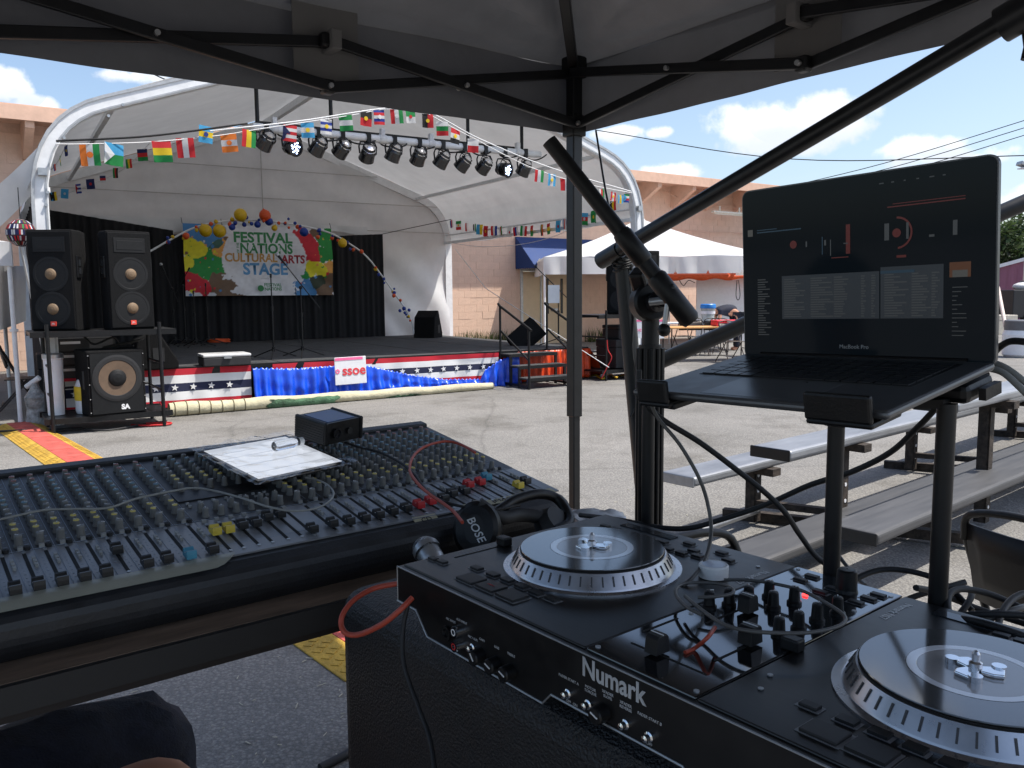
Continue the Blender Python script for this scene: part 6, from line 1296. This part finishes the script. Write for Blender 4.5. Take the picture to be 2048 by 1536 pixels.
# ================= bleachers
BLA=mat('bleacher_aluminium',(.3,.31,.33),.42,.6,.14,2.5,stretch=(.8,4,4)); BLD=mat('weathered_plank',(.065,.065,.068),.6,.1,.15,4,stretch=(.6,7,7)); RST=mat('rusty_angle_iron',(.05,.038,.03),.8,.2,.5,18,bump=.3)
bdir=V((math.cos(R_(41)),math.sin(R_(41)),0)); bper=V((bdir.y,-bdir.x,0))
blc=thing('bleachers','aluminium bleacher benches on rusty brackets at the right','bleachers',frame(Zp(1347,975,0)*0+V((.95,4.65,0)),R_(41)))
BI=blc.matrix_world.inverted()
def plank(px,py,z,w_,m,endm,nm,back=0,L_=9):
    p=BI@Zp(px,py,z); x0=p.x-back; pl=MB().bx(x0,x0+L_,p.y-w_,p.y,z-.058,z).build(nm,m,blc,bevel=.018,seg=3)
    MB().bx(x0-.012,x0-.001,p.y-w_,p.y,z-.06,z+.002).build('end_cap',endm,pl,bevel=.012); return p
pA=plank(1322,942,.44,.24,BLA,BLA,'seat_plank'); pB=plank(1502,890,.64,.24,BLA,BLKP,'seat_plank'); pC=plank(1828,798,.86,.24,BLA,BLKP,'seat_plank')
plank(1650,1046,.36,.26,BLD,RUB,'foot_plank'); plank(1440,1095,.18,.26,BLD,BLD,'foot_plank',.2)
for k,(p,z) in enumerate(((pA,.44),(pB,.64),(pC,.86))):
    for j in range(3):
        x=p.x+.75+j*2.3; y=p.y-.12
        up=MB().bx(x,x+.07,y-.03,y-.02,0.02,z-.05).bx(x,x+.01,y-.03,y+.04,.02,z-.05).build('upright',RST,blc)
        MB().bx(x-.01,x+.08,y-.16,y+.14,z-.06-.045,z-.059).build('seat_bracket',RST,up)
        mb=MB()
        for h in range(3): mb.cyl((x+.035,y-.0305,.12+h*.1),(x+.035,y-.033,.12+h*.1),.012,n=10)
        mb.build('bolt_hole',SIGNW,up)
for j in range(3):
    x=pA.x+.75+j*2.3; MB().bar((x+.03,pA.y+.1,.03),(x+.5,pC.y-.3,.06),.06,.06).build('ground_beam',RST,blc); MB().bar((x+.02,pA.y-.1,.14),(x+.3,pC.y-.2,.16),.05,.04).build('cross_beam',RST,blc)
MB().cyl(BI@Zp(1400,1062,.1),BI@Zp(1515,1020,.1),.022).build('brace_tube',STEEL,blc)
# ================= near folding chairs
q=fold_chair('black folding chair at the right edge behind the cable heap',frame((1.50,2.15,.0),R_(115)),BLK,'near folding chairs')
q=fold_chair('black folding chair behind the controller under the stand poles',frame((.52,1.80,.0),R_(38)),BLK,'near folding chairs')
# ================= seated person at the left, mostly under the desk
ps=thing('person','seated person in dark denim shorts with one bare knee, at lower left under the desk','person',V((-1.2,1.0,0)))
K1=Zp(348,1548,.56);K2=Zp(262,1450,.53); Hc=V((-1.12,1.0,.54))
T_=Matrix.Translation((1.2,-1.0,0))
Bv=[Hc,Hc+V((-.05,-.08,.3)),Hc+V((-.04,-.1,.55)),Hc+V((-.02,-.08,.68)),Hc+V((0,-.04,.82)),Hc+V((.14,.03,0)),K1,V((K1.x+.02,K1.y+.06,.1)),V((K1.x,K1.y+.22,.05)),Hc+V((-.05,.12,0)),K2,V((K2.x,K2.y+.05,.1)),V((K2.x-.03,K2.y+.22,.05)),Hc+V((.18,-.02,.5)),Hc+V((.28,.15,.28)),Hc+V((.22,.4,.3)),Hc+V((-.2,-.1,.5)),Hc+V((-.2,.12,.28)),Hc+V((-.1,.36,.3))]
Ev=[(0,1),(1,2),(2,3),(3,4),(0,5),(5,6),(6,7),(7,8),(0,9),(9,10),(10,11),(11,12),(2,13),(13,14),(14,15),(2,16),(16,17),(17,18)]
skin_mesh('body',SKIN,ps,Bv,Ev,[.15,.14,.15,.06,.1,.09,.062,.045,.04,.09,.062,.045,.04,.06,.045,.035,.06,.045,.035],T=T_)
a1=Bv[5].lerp(K1,.86); a2=K2+V((.03,.06,-.03)); a3=K2+V((.03,.08,-.3))
sho=skin_mesh('denim_shorts',JEAN,ps,[Hc,Bv[5],Bv[5].lerp(K1,.5),a1,Bv[9],Bv[9].lerp(K2,.5),a2,a3],[(0,1),(1,2),(2,3),(0,4),(4,5),(5,6),(6,7)],[.2,.15,.125,.1,.15,.14,.105,.085],T=T_)
dsp=sho.modifiers.new('folds','DISPLACE'); tx_=bpy.data.textures.new('cloth_folds','CLOUDS'); tx_.noise_scale=.06; dsp.texture=tx_; dsp.strength=.075; dsp.mid_level=.5; dsp.texture_coords='GLOBAL'
skin_mesh('shirt',SHIRT,ps,[Hc+V((0,0,.08)),Bv[1],Bv[2],Bv[13],Bv[13].lerp(Bv[14],.6),Bv[16],Bv[16].lerp(Bv[17],.6)],[(0,1),(1,2),(2,3),(3,4),(2,5),(5,6)],[.175,.17,.17,.085,.07,.085,.07],T=T_)
MB(ps).sph(Bv[4]+V((0,-.02,.03)),.11,14,sq=(.9,1,1.1)).build('hair',HAIR,ps)
c=copy_tree(ch,None,frame((Hc.x,Hc.y-.05,-.0),R_(150))); c['label']='dark folding chair under the seated person at the lower left'; c['group']='near folding chairs'
ropes('ground_cable',[Zp(640,1536,.01),Zp(690,1510,.012),Zp(720,1490,.012),Zp(790,1440,.012)],.014,RUB,'thick black cable on the asphalt beside the road case')
